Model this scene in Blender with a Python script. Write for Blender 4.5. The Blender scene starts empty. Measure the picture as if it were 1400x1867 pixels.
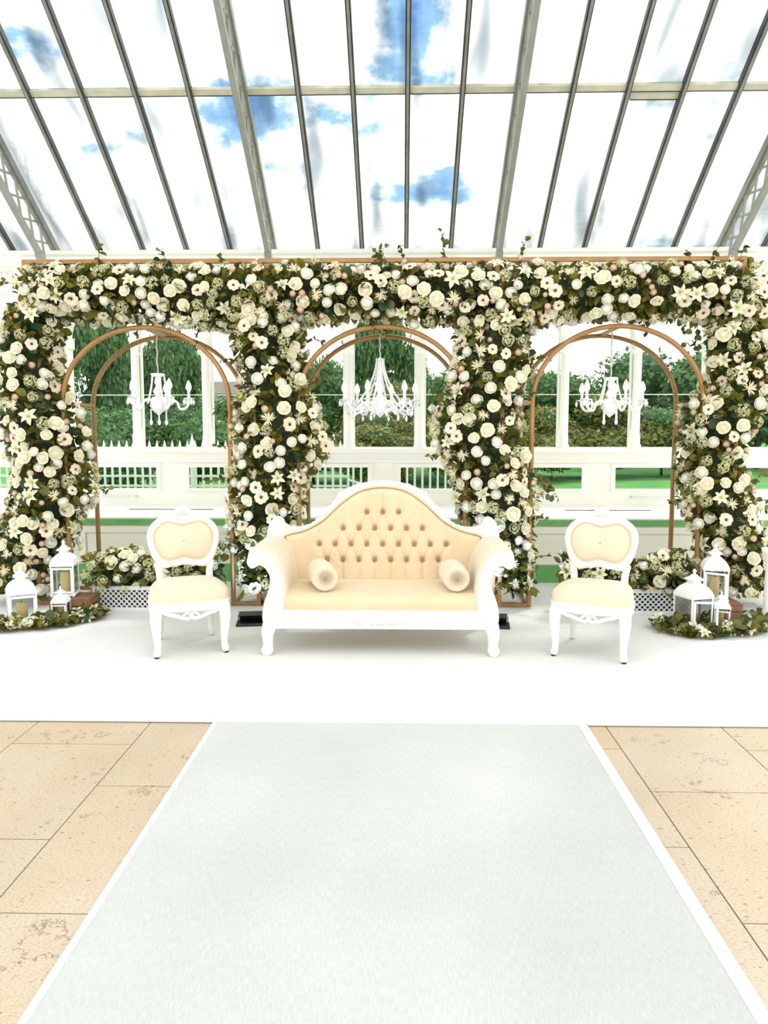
import bpy, math, random
from mathutils import Vector, Matrix, noise

random.seed(11)
SC = bpy.context.scene
COL = SC.collection
PI = math.pi
rad = math.radians

# ------------------------------------------------------------------ camera
CAM_H, TILT, YAW, FPX = 1.5, rad(5.96), rad(1.31), 1400.0
cam_data = bpy.data.cameras.new('camera')
cam = bpy.data.objects.new('camera', cam_data)
COL.objects.link(cam)
cam.location = (0, 0, CAM_H)
cam.rotation_euler = (PI / 2 - TILT, 0, YAW)
cam_data.sensor_fit = 'VERTICAL'
cam_data.sensor_height = 36.0
cam_data.lens = 36.0 * FPX / 1867.0
cam_data.clip_end = 300
SC.camera = cam

# ------------------------------------------------------------------ exposure
SC.view_settings.view_transform = 'Standard'
SC.view_settings.look = 'None'
SC.view_settings.gamma = 1.0
SC.view_settings.use_curve_mapping = False
SC.view_settings.exposure = 1.1

# ------------------------------------------------------------------ sky
world = bpy.data.worlds.new('sky')
SC.world = world
world.use_nodes = True
nt = world.node_tree
nt.nodes.clear()
def N(tree, typ, **kw):
    n = tree.nodes.new(typ)
    for k, v in kw.items():
        if hasattr(n, k): setattr(n, k, v)
        else: n.inputs[k].default_value = v
    return n
tc = N(nt, 'ShaderNodeTexCoord')
sep = N(nt, 'ShaderNodeSeparateXYZ')
nt.links.new(tc.outputs['Generated'], sep.inputs[0])
ab = N(nt, 'ShaderNodeMath', operation='ABSOLUTE'); nt.links.new(sep.outputs['Z'], ab.inputs[0])
mx = N(nt, 'ShaderNodeMath', operation='ADD'); mx.inputs[1].default_value = 0.35
nt.links.new(ab.outputs[0], mx.inputs[0])
dv = N(nt, 'ShaderNodeVectorMath', operation='DIVIDE')
cb = N(nt, 'ShaderNodeCombineXYZ')
for i in range(3): nt.links.new(mx.outputs[0], cb.inputs[i])
nt.links.new(tc.outputs['Generated'], dv.inputs[0]); nt.links.new(cb.outputs[0], dv.inputs[1])
mp = N(nt, 'ShaderNodeMapping'); mp.inputs['Location'].default_value = (18.40, 5.33, 0.0)
nt.links.new(dv.outputs[0], mp.inputs['Vector'])
nz = N(nt, 'ShaderNodeTexNoise'); nz.inputs['Scale'].default_value = 2.6; nz.inputs['Detail'].default_value = 7; nz.inputs['Roughness'].default_value = 0.58
nt.links.new(mp.outputs[0], nz.inputs['Vector'])
rp = N(nt, 'ShaderNodeValToRGB')
e = rp.color_ramp.elements
e[0].position = 0.315; e[0].color = (0.08, 0.18, 0.42, 1)
e[1].position = 0.455; e[1].color = (1.0, 0.985, 0.95, 1)
m = e.new(0.395); m.color = (0.22, 0.37, 0.52, 1)
nt.links.new(nz.outputs['Fac'], rp.inputs[0])
bg = N(nt, 'ShaderNodeBackground'); bg.inputs['Strength'].default_value = 1.0
hz_ = N(nt, 'ShaderNodeMapRange'); hz_.interpolation_type = 'SMOOTHSTEP'      # pale haze towards the horizon, all round
hz_.inputs[1].default_value = 0.10; hz_.inputs[2].default_value = 0.26; nt.links.new(ab.outputs[0], hz_.inputs[0])
hm = N(nt, 'ShaderNodeMixRGB'); hm.inputs[1].default_value = (1.0, 0.985, 0.95, 1)
nt.links.new(hz_.outputs[0], hm.inputs[0]); nt.links.new(rp.outputs[0], hm.inputs[2])
nt.links.new(hm.outputs[0], bg.inputs['Color'])
wo = N(nt, 'ShaderNodeOutputWorld')
nt.links.new(bg.outputs[0], wo.inputs[0])

# ------------------------------------------------------------------ sun, high behind the window wall to the right
sd = bpy.data.lights.new('sun', 'SUN'); sd.energy = 1.1; sd.angle = rad(7); sd.color = (1.0, 0.97, 0.91)
sun = bpy.data.objects.new('sun', sd); COL.objects.link(sun)
sun.rotation_euler = Vector((0.52, 0.62, 1.05)).to_track_quat('Z', 'Y').to_euler()

# ------------------------------------------------------------------ helpers
_fw = Vector((-math.sin(YAW) * math.cos(TILT), math.cos(YAW) * math.cos(TILT), -math.sin(TILT)))
_rt = Vector((math.cos(YAW), math.sin(YAW), 0))
_up = _rt.cross(_fw)
def at(px, py, Y):
    """point of the place seen at a pixel of the photograph, at depth Y"""
    r = _fw + _rt * ((px - 700) / FPX) - _up * ((py - 933.5) / FPX)
    return Vector((0, 0, CAM_H)) + r * (Y / r.y)

class MB:
    def __init__(s): s.v = []; s.f = []
    def add(s, vs, fs, M=None):
        o = len(s.v)
        s.v += [tuple(M @ Vector(p)) for p in vs] if M is not None else [tuple(p) for p in vs]
        s.f += [tuple(i + o for i in f) for f in fs]
        return s
    def box(s, x0, x1, y0, y1, z0, z1, M=None):
        return s.add([(x0,y0,z0),(x1,y0,z0),(x1,y1,z0),(x0,y1,z0),(x0,y0,z1),(x1,y0,z1),(x1,y1,z1),(x0,y1,z1)],
                     [(0,3,2,1),(4,5,6,7),(0,1,5,4),(1,2,6,5),(2,3,7,6),(3,0,4,7)], M)
    def prism(s, poly, a0, a1, axis='Y', M=None):
        n = len(poly); vs = []
        for a in (a0, a1):
            for p, q in poly:
                vs.append((p, a, q) if axis == 'Y' else ((a, p, q) if axis == 'X' else (p, q, a)))
        fs = [tuple(range(n)), tuple(range(2*n-1, n-1, -1))]
        fs += [(i, i+n, (i+1) % n + n, (i+1) % n) for i in range(n)]
        return s.add(vs, fs, M)
    def tube(s, pts, r, n=8, closed=False, M=None, flat=1.0):
        pts = [Vector(p) for p in pts]; m = len(pts)
        rs = r if isinstance(r, (list, tuple)) else [r] * m
        vs = []; ref = None
        for i, p in enumerate(pts):
            a = pts[(i-1) % m] if (i > 0 or closed) else pts[i]
            b = pts[(i+1) % m] if (i < m-1 or closed) else pts[i]
            t = (b - a).normalized()
            if ref is None:
                ref = Vector((0, 0, 1)) if abs(t.z) < 0.9 else Vector((0, 1, 0))
            u = (ref - t * ref.dot(t)).normalized(); w = t.cross(u); ref = u
            for k in range(n):
                an = 2 * PI * (k + .5) / n
                vs.append(p + u * (math.cos(an) * rs[i]) + w * (math.sin(an) * rs[i] * flat))
        fs = []
        for i in range(m if closed else m - 1):
            for k in range(n):
                j = (i + 1) % m
                fs.append((i*n+k, i*n+(k+1) % n, j*n+(k+1) % n, j*n+k))
        if not closed:
            fs.append(tuple(range(n-1, -1, -1))); fs.append(tuple((m-1)*n+k for k in range(n)))
        return s.add(vs, fs, M)
    def bar(s, a, b, w, M=None):
        """square bar between two points"""
        return s.tube([a, b], w * .7071, 4, M=M)
    def lathe(s, prof, n=16, M=None, rot=0.0):
        vs = []
        for r, z in prof:
            for k in range(n):
                an = 2 * PI * k / n + rot
                vs.append((r * math.cos(an), r * math.sin(an), z))
        fs = []
        for i in range(len(prof) - 1):
            for k in range(n):
                fs.append((i*n+k, i*n+(k+1) % n, (i+1)*n+(k+1) % n, (i+1)*n+k))
        fs.append(tuple(range(n-1, -1, -1))); L = len(prof) - 1
        fs.append(tuple(L*n+k for k in range(n)))
        return s.add(vs, fs, M)
    def ball(s, c, r, n=8, m=5, sz=1.0):
        prof = [(max(1e-4, r * math.sin(PI * i / m)), -r * sz * math.cos(PI * i / m)) for i in range(m + 1)]
        return s.lathe(prof, n, Matrix.Translation(c))
    def grid(s, rows, M=None, closed=False):
        """rows of equally many points"""
        n = len(rows[0]); vs = [p for r in rows for p in r]; fs = []
        for i in range(len(rows) - 1):
            for k in range(n if closed else n - 1):
                fs.append((i*n+k, i*n+(k+1) % n, (i+1)*n+(k+1) % n, (i+1)*n+k))
        return s.add(vs, fs, M)
    def mesh(s, name, mat=None, smooth=None):
        me = bpy.data.meshes.new(name)
        me.from_pydata(s.v, [], s.f); me.update()
        if smooth is not None:
            me.polygons.foreach_set('use_smooth', [True] * len(me.polygons))
            if smooth < 180: me.set_sharp_from_angle(angle=rad(smooth))
        if mat: me.materials.append(mat)
        return me
    def build(s, name, mat, parent=None, smooth=None, bevel=0.0, seg=2):
        o = bpy.data.objects.new(name, s.mesh(name, mat, smooth))
        COL.objects.link(o)
        if parent: o.parent = parent
        if bevel:
            b = o.modifiers.new('bevel', 'BEVEL'); b.width = bevel; b.segments = seg; b.limit_method = 'ANGLE'; b.angle_limit = rad(35)
        return o

def tag(o, label=None, cat=None, group=None, kind=None):
    if label: o['label'] = label
    if cat: o['category'] = cat
    if group: o['group'] = group
    if kind: o['kind'] = kind
    return o
def empty(name, loc=(0, 0, 0), rz=0.0, parent=None):
    o = bpy.data.objects.new(name, None); COL.objects.link(o)
    o.location = loc; o.rotation_euler = (0, 0, rz); o.empty_display_size = .1
    if parent: o.parent = parent
    return o
def inst(name, me, parent, M):
    o = bpy.data.objects.new(name, me); COL.objects.link(o); o.parent = parent; o.matrix_local = M
    return o
def catmull(pts, per=6, closed=True):
    P = [Vector(p) for p in pts]; n = len(P); out = []
    rng = n if closed else n - 1
    for i in range(rng):
        if closed: p0, p1, p2, p3 = P[(i-1) % n], P[i], P[(i+1) % n], P[(i+2) % n]
        else: p0, p1, p2, p3 = P[max(i-1, 0)], P[i], P[i+1], P[min(i+2, n-1)]
        for k in range(per):
            t = k / per
            out.append(.5 * ((2*p1) + (p2-p0)*t + (2*p0-5*p1+4*p2-p3)*t*t + (3*p1-p0-3*p2+p3)*t**3))
    if not closed: out.append(P[-1])
    return out
def lerp_tab(tab, x):
    if x <= tab[0][0]: return tab[0][1]
    for (a, u), (b, w) in zip(tab, tab[1:]):
        if x <= b: return u + (w - u) * (x - a) / (b - a)
    return tab[-1][1]

# ------------------------------------------------------------------ materials
def material(name, col, rough=.5, col2=None, scale=8.0, bump=0.0, bscale=60.0, metal=0.0, island=None, objrand=None, trans=0.0, emit=None, sheen=0.0, detail=4.0, coords='Object', spec=.5, ramp=(.35, .65)):
    m = bpy.data.materials.new(name); m.use_nodes = True
    t = m.node_tree; b = t.nodes['Principled BSDF']
    b.inputs['Base Color'].default_value = (*col, 1); b.inputs['Roughness'].default_value = rough
    b.inputs['Metallic'].default_value = metal
    b.inputs['Specular IOR Level'].default_value = spec
    if sheen: b.inputs['Sheen Weight'].default_value = sheen
    tc = N(t, 'ShaderNodeTexCoord')
    last = None
    if col2 is not None:
        nz = N(t, 'ShaderNodeTexNoise'); nz.inputs['Scale'].default_value = scale; nz.inputs['Detail'].default_value = detail
        t.links.new(tc.outputs[coords], nz.inputs['Vector'])
        r = N(t, 'ShaderNodeValToRGB'); r.color_ramp.elements[0].color = (*col, 1); r.color_ramp.elements[1].color = (*col2, 1)
        r.color_ramp.elements[0].position, r.color_ramp.elements[1].position = ramp
        t.links.new(nz.outputs['Fac'], r.inputs[0]); last = r.outputs[0]
    src = None
    if island: g = N(t, 'ShaderNodeNewGeometry'); src = g.outputs['Random Per Island']; cols = island
    if objrand: g = N(t, 'ShaderNodeObjectInfo'); src = g.outputs['Random']; cols = objrand
    if src is not None:
        r = N(t, 'ShaderNodeValToRGB'); el = r.color_ramp.elements
        for i, c in enumerate(cols):
            p = i / (len(cols) - 1)
            x = el[0] if i == 0 else (el[1] if i == len(cols) - 1 else el.new(p))
            x.position = p; x.color = (*c, 1)
        t.links.new(src, r.inputs[0])
        if last is None: last = r.outputs[0]
        else:
            mix = N(t, 'ShaderNodeMixRGB'); mix.blend_type = 'MULTIPLY'; mix.inputs[0].default_value = 1
            t.links.new(r.outputs[0], mix.inputs[1]); t.links.new(last, mix.inputs[2]); last = mix.outputs[0]
    if last is not None: t.links.new(last, b.inputs['Base Color'])
    if bump:
        nb = N(t, 'ShaderNodeTexNoise'); nb.inputs['Scale'].default_value = bscale; nb.inputs['Detail'].default_value = 3
        t.links.new(tc.outputs[coords], nb.inputs['Vector'])
        bp = N(t, 'ShaderNodeBump'); bp.inputs['Strength'].default_value = bump; bp.inputs['Distance'].default_value = .01
        t.links.new(nb.outputs['Fac'], bp.inputs['Height']); t.links.new(bp.outputs[0], b.inputs['Normal'])
    if emit:
        b.inputs['Emission Color'].default_value = (*emit[0], 1); b.inputs['Emission Strength'].default_value = emit[1]
    if trans:
        tr = N(t, 'ShaderNodeBsdfTranslucent'); tr.inputs['Color'].default_value = (*col, 1)
        if last is not None: t.links.new(last, tr.inputs['Color'])
        ms = N(t, 'ShaderNodeMixShader'); ms.inputs[0].default_value = trans
        t.links.new(b.outputs[0], ms.inputs[1]); t.links.new(tr.outputs[0], ms.inputs[2])
        t.links.new(ms.outputs[0], t.nodes['Material Output'].inputs['Surface'])
    return m
def glass(name, tint, stain=None, gloss=1.0, rough=0.0):
    m = bpy.data.materials.new(name); m.use_nodes = True
    t = m.node_tree; t.nodes.remove(t.nodes['Principled BSDF'])
    tr = N(t, 'ShaderNodeBsdfTransparent'); tr.inputs[0].default_value = (*tint, 1)
    if stain:
        tc = N(t, 'ShaderNodeTexCoord'); mp = N(t, 'ShaderNodeMapping'); mp.inputs['Scale'].default_value = (3.5, .7, .7)
        oi = N(t, 'ShaderNodeObjectInfo'); ad = N(t, 'ShaderNodeVectorMath', operation='ADD')
        t.links.new(tc.outputs['Object'], ad.inputs[0]); t.links.new(oi.outputs['Location'], ad.inputs[1])
        t.links.new(ad.outputs[0], mp.inputs[0])
        nz = N(t, 'ShaderNodeTexNoise'); nz.inputs['Scale'].default_value = 1.1; nz.inputs['Detail'].default_value = 1.5; nz.inputs['Distortion'].default_value = .4
        t.links.new(mp.outputs[0], nz.inputs['Vector'])
        r = N(t, 'ShaderNodeValToRGB'); r.color_ramp.elements[0].position = .22; r.color_ramp.elements[1].position = .50
        r.color_ramp.elements[0].color = (*stain, 1); r.color_ramp.elements[1].color = (*tint, 1)
        t.links.new(nz.outputs['Fac'], r.inputs[0]); t.links.new(r.outputs[0], tr.inputs[0])
    gl = N(t, 'ShaderNodeBsdfGlossy'); gl.inputs['Roughness'].default_value = rough
    fr = N(t, 'ShaderNodeFresnel'); fr.inputs['IOR'].default_value = 1.45
    mu = N(t, 'ShaderNodeMath', operation='MULTIPLY'); mu.inputs[1].default_value = gloss
    t.links.new(fr.outputs[0], mu.inputs[0])
    ms = N(t, 'ShaderNodeMixShader')
    t.links.new(mu.outputs[0], ms.inputs[0]); t.links.new(tr.outputs[0], ms.inputs[1]); t.links.new(gl.outputs[0], ms.inputs[2])
    t.links.new(ms.outputs[0], t.nodes['Material Output'].inputs['Surface'])
    return m

M = {}
M['white_paint'] = material('white_paint', (.93, .92, .84), .45, (.96, .955, .90), 3)
M['frieze_paint'] = material('frieze_paint', (.80, .81, .74), .5, (.85, .86, .79), 2)
M['bench_paint'] = material('bench_paint', (.86, .86, .72), .5, (.91, .91, .79), 2)
M['green_paint'] = material('green_paint', (.12, .40, .10), .5, (.155, .46, .13), 5)
M['dark_slot'] = material('dark_slot', (.02, .04, .03), .7)
M['bar_dark'] = material('bar_dark', (.030, .034, .034), .45, (.055, .06, .055), 6)  # backlit shade of grey-white bars put into the dark base colour
M['purlin_pale'] = material('purlin_pale', (.50, .50, .36), .3, (.62, .60, .46), 7)
M['bar_light'] = material('bar_light', (.20, .205, .17), .5, (.27, .27, .23), 6)
M['truss_paint'] = material('truss_paint', (.25, .26, .22), .5, (.32, .32, .28), 4)
M['roof_glass'] = glass('roof_glass', (.97, .985, .98), (.43, .475, .50), .5)
M['window_glass'] = glass('window_glass', (.94, .97, .95), None, .08)
M['lantern_glass'] = glass('lantern_glass', (.95, .97, .96), None, .8)
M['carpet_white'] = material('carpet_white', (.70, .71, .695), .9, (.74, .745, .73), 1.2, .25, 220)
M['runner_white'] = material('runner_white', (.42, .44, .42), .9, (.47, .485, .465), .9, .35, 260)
M['tape_white'] = material('tape_white', (.55, .57, .58), .4, (.60, .615, .615), 5)
M['gold'] = material('gold', (.33, .175, .055), .4, (.40, .22, .075), 9, metal=.25)
M['sofa_white'] = material('sofa_white', (.84, .82, .75), .4, (.90, .89, .84), 14, .12, 70)
M['velvet'] = material('velvet', (.69, .545, .34), .85, (.735, .595, .39), 5, .1, 180, sheen=.35)
M['velvet_pale'] = material('velvet_pale', (.71, .60, .42), .85, (.755, .645, .475), 5, .1, 180, sheen=.35)
M['button'] = material('button', (.30, .18, .10), .5, (.40, .26, .15), 40)
M['joint'] = material('joint', (.10, .075, .055), .9, (.16, .12, .09), 20)
M['crystal'] = material('crystal', (.93, .94, .92), .12, (.98, .98, .97), 20, spec=.9)
M['bulb'] = material('bulb', (.95, .9, .8), .25, emit=((1.0, .80, .5), 1.2))
M['cable'] = material('cable', (.62, .60, .5), .4, (.75, .72, .62), 30)
M['lantern'] = material('lantern', (.86, .87, .85), .35, (.92, .92, .90), 10)
M['candle'] = material('candle', (.88, .64, .26), .5, (.93, .72, .34), 6, trans=.25)
M['wick'] = material('wick', (.03, .025, .02), .9)
M['crate'] = material('crate', (.20, .10, .05), .6, (.30, .16, .08), 9)
M['black'] = material('black', (.012, .012, .013), .4, (.03, .03, .032), 20)
M['lamp_face'] = material('lamp_face', (.35, .38, .42), .2, emit=((.75, .85, 1.0), .15))
M['plastic_white'] = material('plastic_white', (.66, .69, .69), .4, (.74, .76, .76), 8)
M['soil'] = material('soil', (.015, .022, .016), .95, (.03, .035, .02), 30)
# flowers
M['rose'] = material('rose', (.90, .85, .60), .6, (.93, .90, .72), 6, objrand=[(1, 1, 1), (1, .96, .80), (1, .93, .70), (1, 1, 1)], trans=.14)
M['peony'] = material('peony', (.93, .91, .78), .6, (.96, .95, .88), 6, objrand=[(1, 1, 1), (1, .97, .84), (1, 1, .93)], trans=.1)
M['anemone'] = material('anemone', (.92, .84, .64), .6, (.95, .89, .74), 6, objrand=[(1, 1, 1), (1, .90, .76), (1, .96, .9)], trans=.25)
M['anemone_centre'] = material('anemone_centre', (.06, .012, .012), .8, (.14, .03, .02), 60)
M['lily'] = material('lily', (.92, .92, .62), .5, (.95, .95, .76), 6, trans=.25)
M['stamen'] = material('stamen', (.45, .42, .06), .6, (.6, .5, .08), 40)
M['star'] = material('star', (.92, .82, .55), .6, (.95, .89, .68), 6, objrand=[(1, 1, 1), (1, .92, .72), (1, .98, .9)], trans=.25)
M['hydrangea'] = material('hydrangea', (.80, .80, .42), .6, None, island=[(.66, .68, .30), (.88, .87, .55), (.93, .90, .66)], trans=.25)
M['bud'] = material('bud', (.86, .62, .48), .6, (.91, .72, .58), 6, objrand=[(1, 1, 1), (1, .84, .78), (1, 1.0, .9)], trans=.2)
LEAFC = [(.016, .060, .020), (.045, .125, .028), (.215, .200, .016), (.300, .235, .016), (.015, .050, .022), (.36, .30, .035), (.11, .20, .040), (.030, .085, .035), (.25, .21, .018)]
M['leaf'] = material('leaf', (.05, .09, .02), .45, None, island=LEAFC, trans=.3)
M['leaf_single'] = material('leaf_single', (.05, .09, .02), .45, None, objrand=LEAFC, trans=.3)
M['core_shade'] = material('core_shade', (.010, .026, .010), .95, (.035, .04, .008), 14)  # near-black green stands for the shade deep between the leaves
M['stem'] = material('stem', (.07, .075, .015), .7, (.10, .09, .02), 20)
# outside
M['lawn'] = material('lawn', (.04, .21, .04), .9, (.11, .32, .05), .9, .4, 30, ramp=(.3, .7))
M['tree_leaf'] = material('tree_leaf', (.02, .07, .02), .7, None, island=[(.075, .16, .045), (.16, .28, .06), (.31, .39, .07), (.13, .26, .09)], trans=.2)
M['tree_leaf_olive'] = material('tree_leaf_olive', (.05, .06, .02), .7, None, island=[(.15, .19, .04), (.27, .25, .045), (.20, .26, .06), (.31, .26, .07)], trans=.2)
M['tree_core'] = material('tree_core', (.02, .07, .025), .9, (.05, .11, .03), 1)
M['bark'] = material('bark', (.05, .035, .02), .9, (.09, .065, .04), 5)
M['rail_white'] = material('rail_white', (.80, .82, .80), .4, (.88, .89, .87), 5)
M['house_wall'] = material('house_wall', (.50, .52, .50), .8, (.6, .6, .57), 2)
M['house_roof'] = material('house_roof', (.16, .12, .10), .8, (.22, .17, .15), 4)

# ================================================================== SETTING
# ---- floor of stone slabs, half bond
TW, TL, TX0, TY0 = .5862, .8685, -1.883, 2.670
def stone_material():
    m = material('stone', (.432, .343, .236), .5, (.49, .405, .305), 1.6, objrand=[(1, .97, .93), (1, 1, 1), (1, 1.04, 1.10), (1, .96, .90), (1, 1.01, 1.02)], coords='Object', ramp=(.3, .7))
    t = m.node_tree; b = t.nodes['Principled BSDF']
    tc = N(t, 'ShaderNodeTexCoord'); oi = N(t, 'ShaderNodeObjectInfo'); ad = N(t, 'ShaderNodeVectorMath', operation='ADD')
    t.links.new(tc.outputs['Object'], ad.inputs[0]); t.links.new(oi.outputs['Location'], ad.inputs[1])
    for n in list(t.nodes):
        if n.type == 'TEX_NOISE': t.links.new(ad.outputs[0], n.inputs['Vector'])
    src = b.inputs['Base Color'].links[0].from_socket
    # pits: fine stretched noise, thresholded
    mp = N(t, 'ShaderNodeMapping'); mp.inputs['Scale'].default_value = (1.0, 2.2, 1.0); t.links.new(ad.outputs[0], mp.inputs[0])
    pn = N(t, 'ShaderNodeTexNoise'); pn.inputs['Scale'].default_value = 34; pn.inputs['Detail'].default_value = 2.5
    t.links.new(mp.outputs[0], pn.inputs['Vector'])
    pr = N(t, 'ShaderNodeValToRGB'); pr.color_ramp.elements[0].position = .27; pr.color_ramp.elements[1].position = .36
    pr.color_ramp.elements[0].color = (.33, .25, .19, 1); pr.color_ramp.elements[1].color = (1, 1, 1, 1)
    t.links.new(pn.outputs['Fac'], pr.inputs[0])
    # veins: contour line of a warped noise, masked to patches
    vn = N(t, 'ShaderNodeTexNoise'); vn.inputs['Scale'].default_value = 3.2; vn.inputs['Detail'].default_value = 6; vn.inputs['Roughness'].default_value = .7
    t.links.new(ad.outputs[0], vn.inputs['Vector'])
    s1 = N(t, 'ShaderNodeMath', operation='SUBTRACT'); s1.inputs[1].default_value = .5; t.links.new(vn.outputs['Fac'], s1.inputs[0])
    s2 = N(t, 'ShaderNodeMath', operation='ABSOLUTE'); t.links.new(s1.outputs[0], s2.inputs[0])
    mk = N(t, 'ShaderNodeTexNoise'); mk.inputs['Scale'].default_value = 4.0; t.links.new(ad.outputs[0], mk.inputs['Vector'])
    mr = N(t, 'ShaderNodeMapRange'); mr.inputs[1].default_value = .60; mr.inputs[2].default_value = .50; mr.inputs[3].default_value = 0; mr.inputs[4].default_value = .08
    t.links.new(mk.outputs['Fac'], mr.inputs[0])
    s3 = N(t, 'ShaderNodeMath', operation='ADD'); t.links.new(s2.outputs[0], s3.inputs[0]); t.links.new(mr.outputs[0], s3.inputs[1])
    vr = N(t, 'ShaderNodeValToRGB'); vr.color_ramp.elements[0].position = .002; vr.color_ramp.elements[1].position = .011
    vr.color_ramp.elements[0].color = (.36, .28, .22, 1); vr.color_ramp.elements[1].color = (1, 1, 1, 1)
    t.links.new(s3.outputs[0], vr.inputs[0])
    fn = N(t, 'ShaderNodeTexNoise'); fn.inputs['Scale'].default_value = 95; fn.inputs['Detail'].default_value = 2
    t.links.new(mp.outputs[0], fn.inputs['Vector'])
    fr2 = N(t, 'ShaderNodeValToRGB'); fr2.color_ramp.elements[0].position = .33; fr2.color_ramp.elements[1].position = .50
    fr2.color_ramp.elements[0].color = (.70, .66, .60, 1); fr2.color_ramp.elements[1].color = (1, 1, 1, 1)
    t.links.new(fn.outputs['Fac'], fr2.inputs[0])
    for o in (pr, vr, fr2):
        mxn = N(t, 'ShaderNodeMixRGB'); mxn.blend_type = 'MULTIPLY'; mxn.inputs[0].default_value = .85
        t.links.new(src, mxn.inputs[1]); t.links.new(o.outputs[0], mxn.inputs[2]); src = mxn.outputs[0]
    t.links.new(src, b.inputs['Base Color'])
    return m
M['stone'] = stone_material()
def weave(m, sx, sy):
    t = m.node_tree; b = t.nodes['Principled BSDF']; src = b.inputs['Base Color'].links[0].from_socket
    tc = N(t, 'ShaderNodeTexCoord'); mp = N(t, 'ShaderNodeMapping'); mp.inputs['Scale'].default_value = (sx, sy, 1)
    t.links.new(tc.outputs['Object'], mp.inputs[0])
    nz = N(t, 'ShaderNodeTexNoise'); nz.inputs['Scale'].default_value = 1; nz.inputs['Detail'].default_value = 1; t.links.new(mp.outputs[0], nz.inputs['Vector'])
    r = N(t, 'ShaderNodeValToRGB'); r.color_ramp.elements[0].position = .35; r.color_ramp.elements[1].position = .65
    r.color_ramp.elements[0].color = (.93, .93, .93, 1); r.color_ramp.elements[1].color = (1.04, 1.04, 1.04, 1)
    t.links.new(nz.outputs['Fac'], r.inputs[0])
    mx = N(t, 'ShaderNodeMixRGB'); mx.blend_type = 'MULTIPLY'; mx.inputs[0].default_value = 1
    t.links.new(src, mx.inputs[1]); t.links.new(r.outputs[0], mx.inputs[2]); t.links.new(mx.outputs[0], b.inputs['Base Color'])
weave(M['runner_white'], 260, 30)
fl = MB().box(-7, 7, -3, 9.0, -.12, -.012).build('floor', M['joint']); tag(fl, kind='structure')
tile_me = MB().box(-TW/2+.0025, TW/2-.0025, -TL/2+.0025, TL/2-.0025, -.03, 0).mesh('tile', M['stone'])
for i in range(-4, 11):
    off = TY0 if i % 2 == 0 else TY0 - TL / 2
    for k in range(-3, 3):
        y = off + TL * (k + .5)
        if y - TL/2 > 4.2 or y < .2: continue
        inst('tile', tile_me, fl, Matrix.Translation((TX0 + TW * (i + .5), y, 0)))

# ---- white carpets and runner
def slab(name, x0, x1, y0, y1, z1, mat, label, cat, bev=.004):
    o = MB().box(x0, x1, y0, y1, 0.001, z1).build(name, mat, bevel=bev); return tag(o, label, cat)
slab('stage_carpet', -6.2, 6.2, 3.845, 5.768, .012, M['carpet_white'], 'white floor carpet strip under the sofa front and chairs', 'carpet')
slab('stage_carpet', -6.2, 6.2, 5.772, 7.548, .012, M['carpet_white'], 'white floor carpet strip behind the sofa below the flower frames', 'carpet')
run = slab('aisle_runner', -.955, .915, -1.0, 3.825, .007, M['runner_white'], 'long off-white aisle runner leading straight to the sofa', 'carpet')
for nm, x0, x1 in (('edge_tape', -.972, -.948), ('edge_tape', .905, .953)):
    MB().box(x0, x1, -1.0, 3.83, .0012, .0095).build(nm, M['tape_white'], run, bevel=.002)
for x0, x1 in ((-6.2, -.972), (-.972, .953), (.953, 6.2)):
    t_ = MB().box(x0, x1, 3.815, 3.846, .0012, .0135).build('edge_tape', M['tape_white'], run if x0 == -.972 else None, bevel=.009)
    if x0 != -.972:
        tag(t_, 'thin white tape along the stage carpet edge, %s of the runner' % ('left' if x0 < -1 else 'right'), 'tape')
    else: t_.name = 'edge_tape'

# ---- glazed wall
BAY, BX0, WY = 2.467, -3.90, 8.90
LINES = [BX0 + BAY * k for k in range(-1, 5)]
W3 = BAY / 3; W2 = BAY / 2
SILL, CAPZ, AR, TOPZ = 1.305, 2.575, W3 / 2 - .045, 3.52
wall = MB()
XA, XB = LINES[0], LINES[-1]
wall.box(XA, XB, WY, WY+.16, 1.165, SILL)             # rail between the window rows
wall.box(XA, XB, WY, WY+.16, .55, .79)                # apron below
wall.box(XA, XB, WY, WY+.16, CAPZ+AR+.05, TOPZ)       # frieze
for b in range(5):
    for i in range(3):                                # arched heads
        cx = LINES[b] + W3 * (i + .5); rows_f, rows_t = [], []
        pts = [(cx - W3/2, CAPZ)] + [(cx + AR * math.cos(PI - PI*k/14), CAPZ + AR * math.sin(PI - PI*k/14)) for k in range(15)] + [(cx + W3/2, CAPZ)]
        top = [(p[0], CAPZ + AR + .05) for p in pts]
        top[1] = (cx - W3/2 + .02, CAPZ + AR + .05); top[-2] = (cx + W3/2 - .02, CAPZ + AR + .05)
        for y in (WY, WY + .16): wall.grid([[(p[0], y, p[1]) for p in pts], [(p[0], y, p[1]) for p in top]])
        wall.grid([[(p[0], WY, p[1]) for p in pts], [(p[0], WY + .16, p[1]) for p in pts]])
    for i in range(2):                                # posts between the low windows
        x = LINES[b] + W2 * i; wall.box(x - .115, x + .115, WY, WY+.16, .79, 1.165)
wb = wall.build('wall_back', M['white_paint']); tag(wb, kind='structure')
MB().box(XA, XB, WY-.05, WY+.02, SILL-.045, SILL+.004).build('sill', M['white_paint'], wb, bevel=.008)
MB().box(XA, XB, WY-.03, WY+.02, 1.150, 1.175).build('moulding', M['white_paint'], wb, bevel=.006)
MB().prism([(WY-.22, 3.50), (WY-.22, 3.46), (WY-.18, 3.44), (WY-.16, 3.36), (WY-.06, 3.33), (WY, 3.30), (WY, 3.50)], XA, XB, 'X').build('cornice', M['frieze_paint'], wb)
MB().box(XA, XB, WY-.02, WY+.02, 3.06, 3.085).build('moulding', M['white_paint'], wb, bevel=.005)
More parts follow.
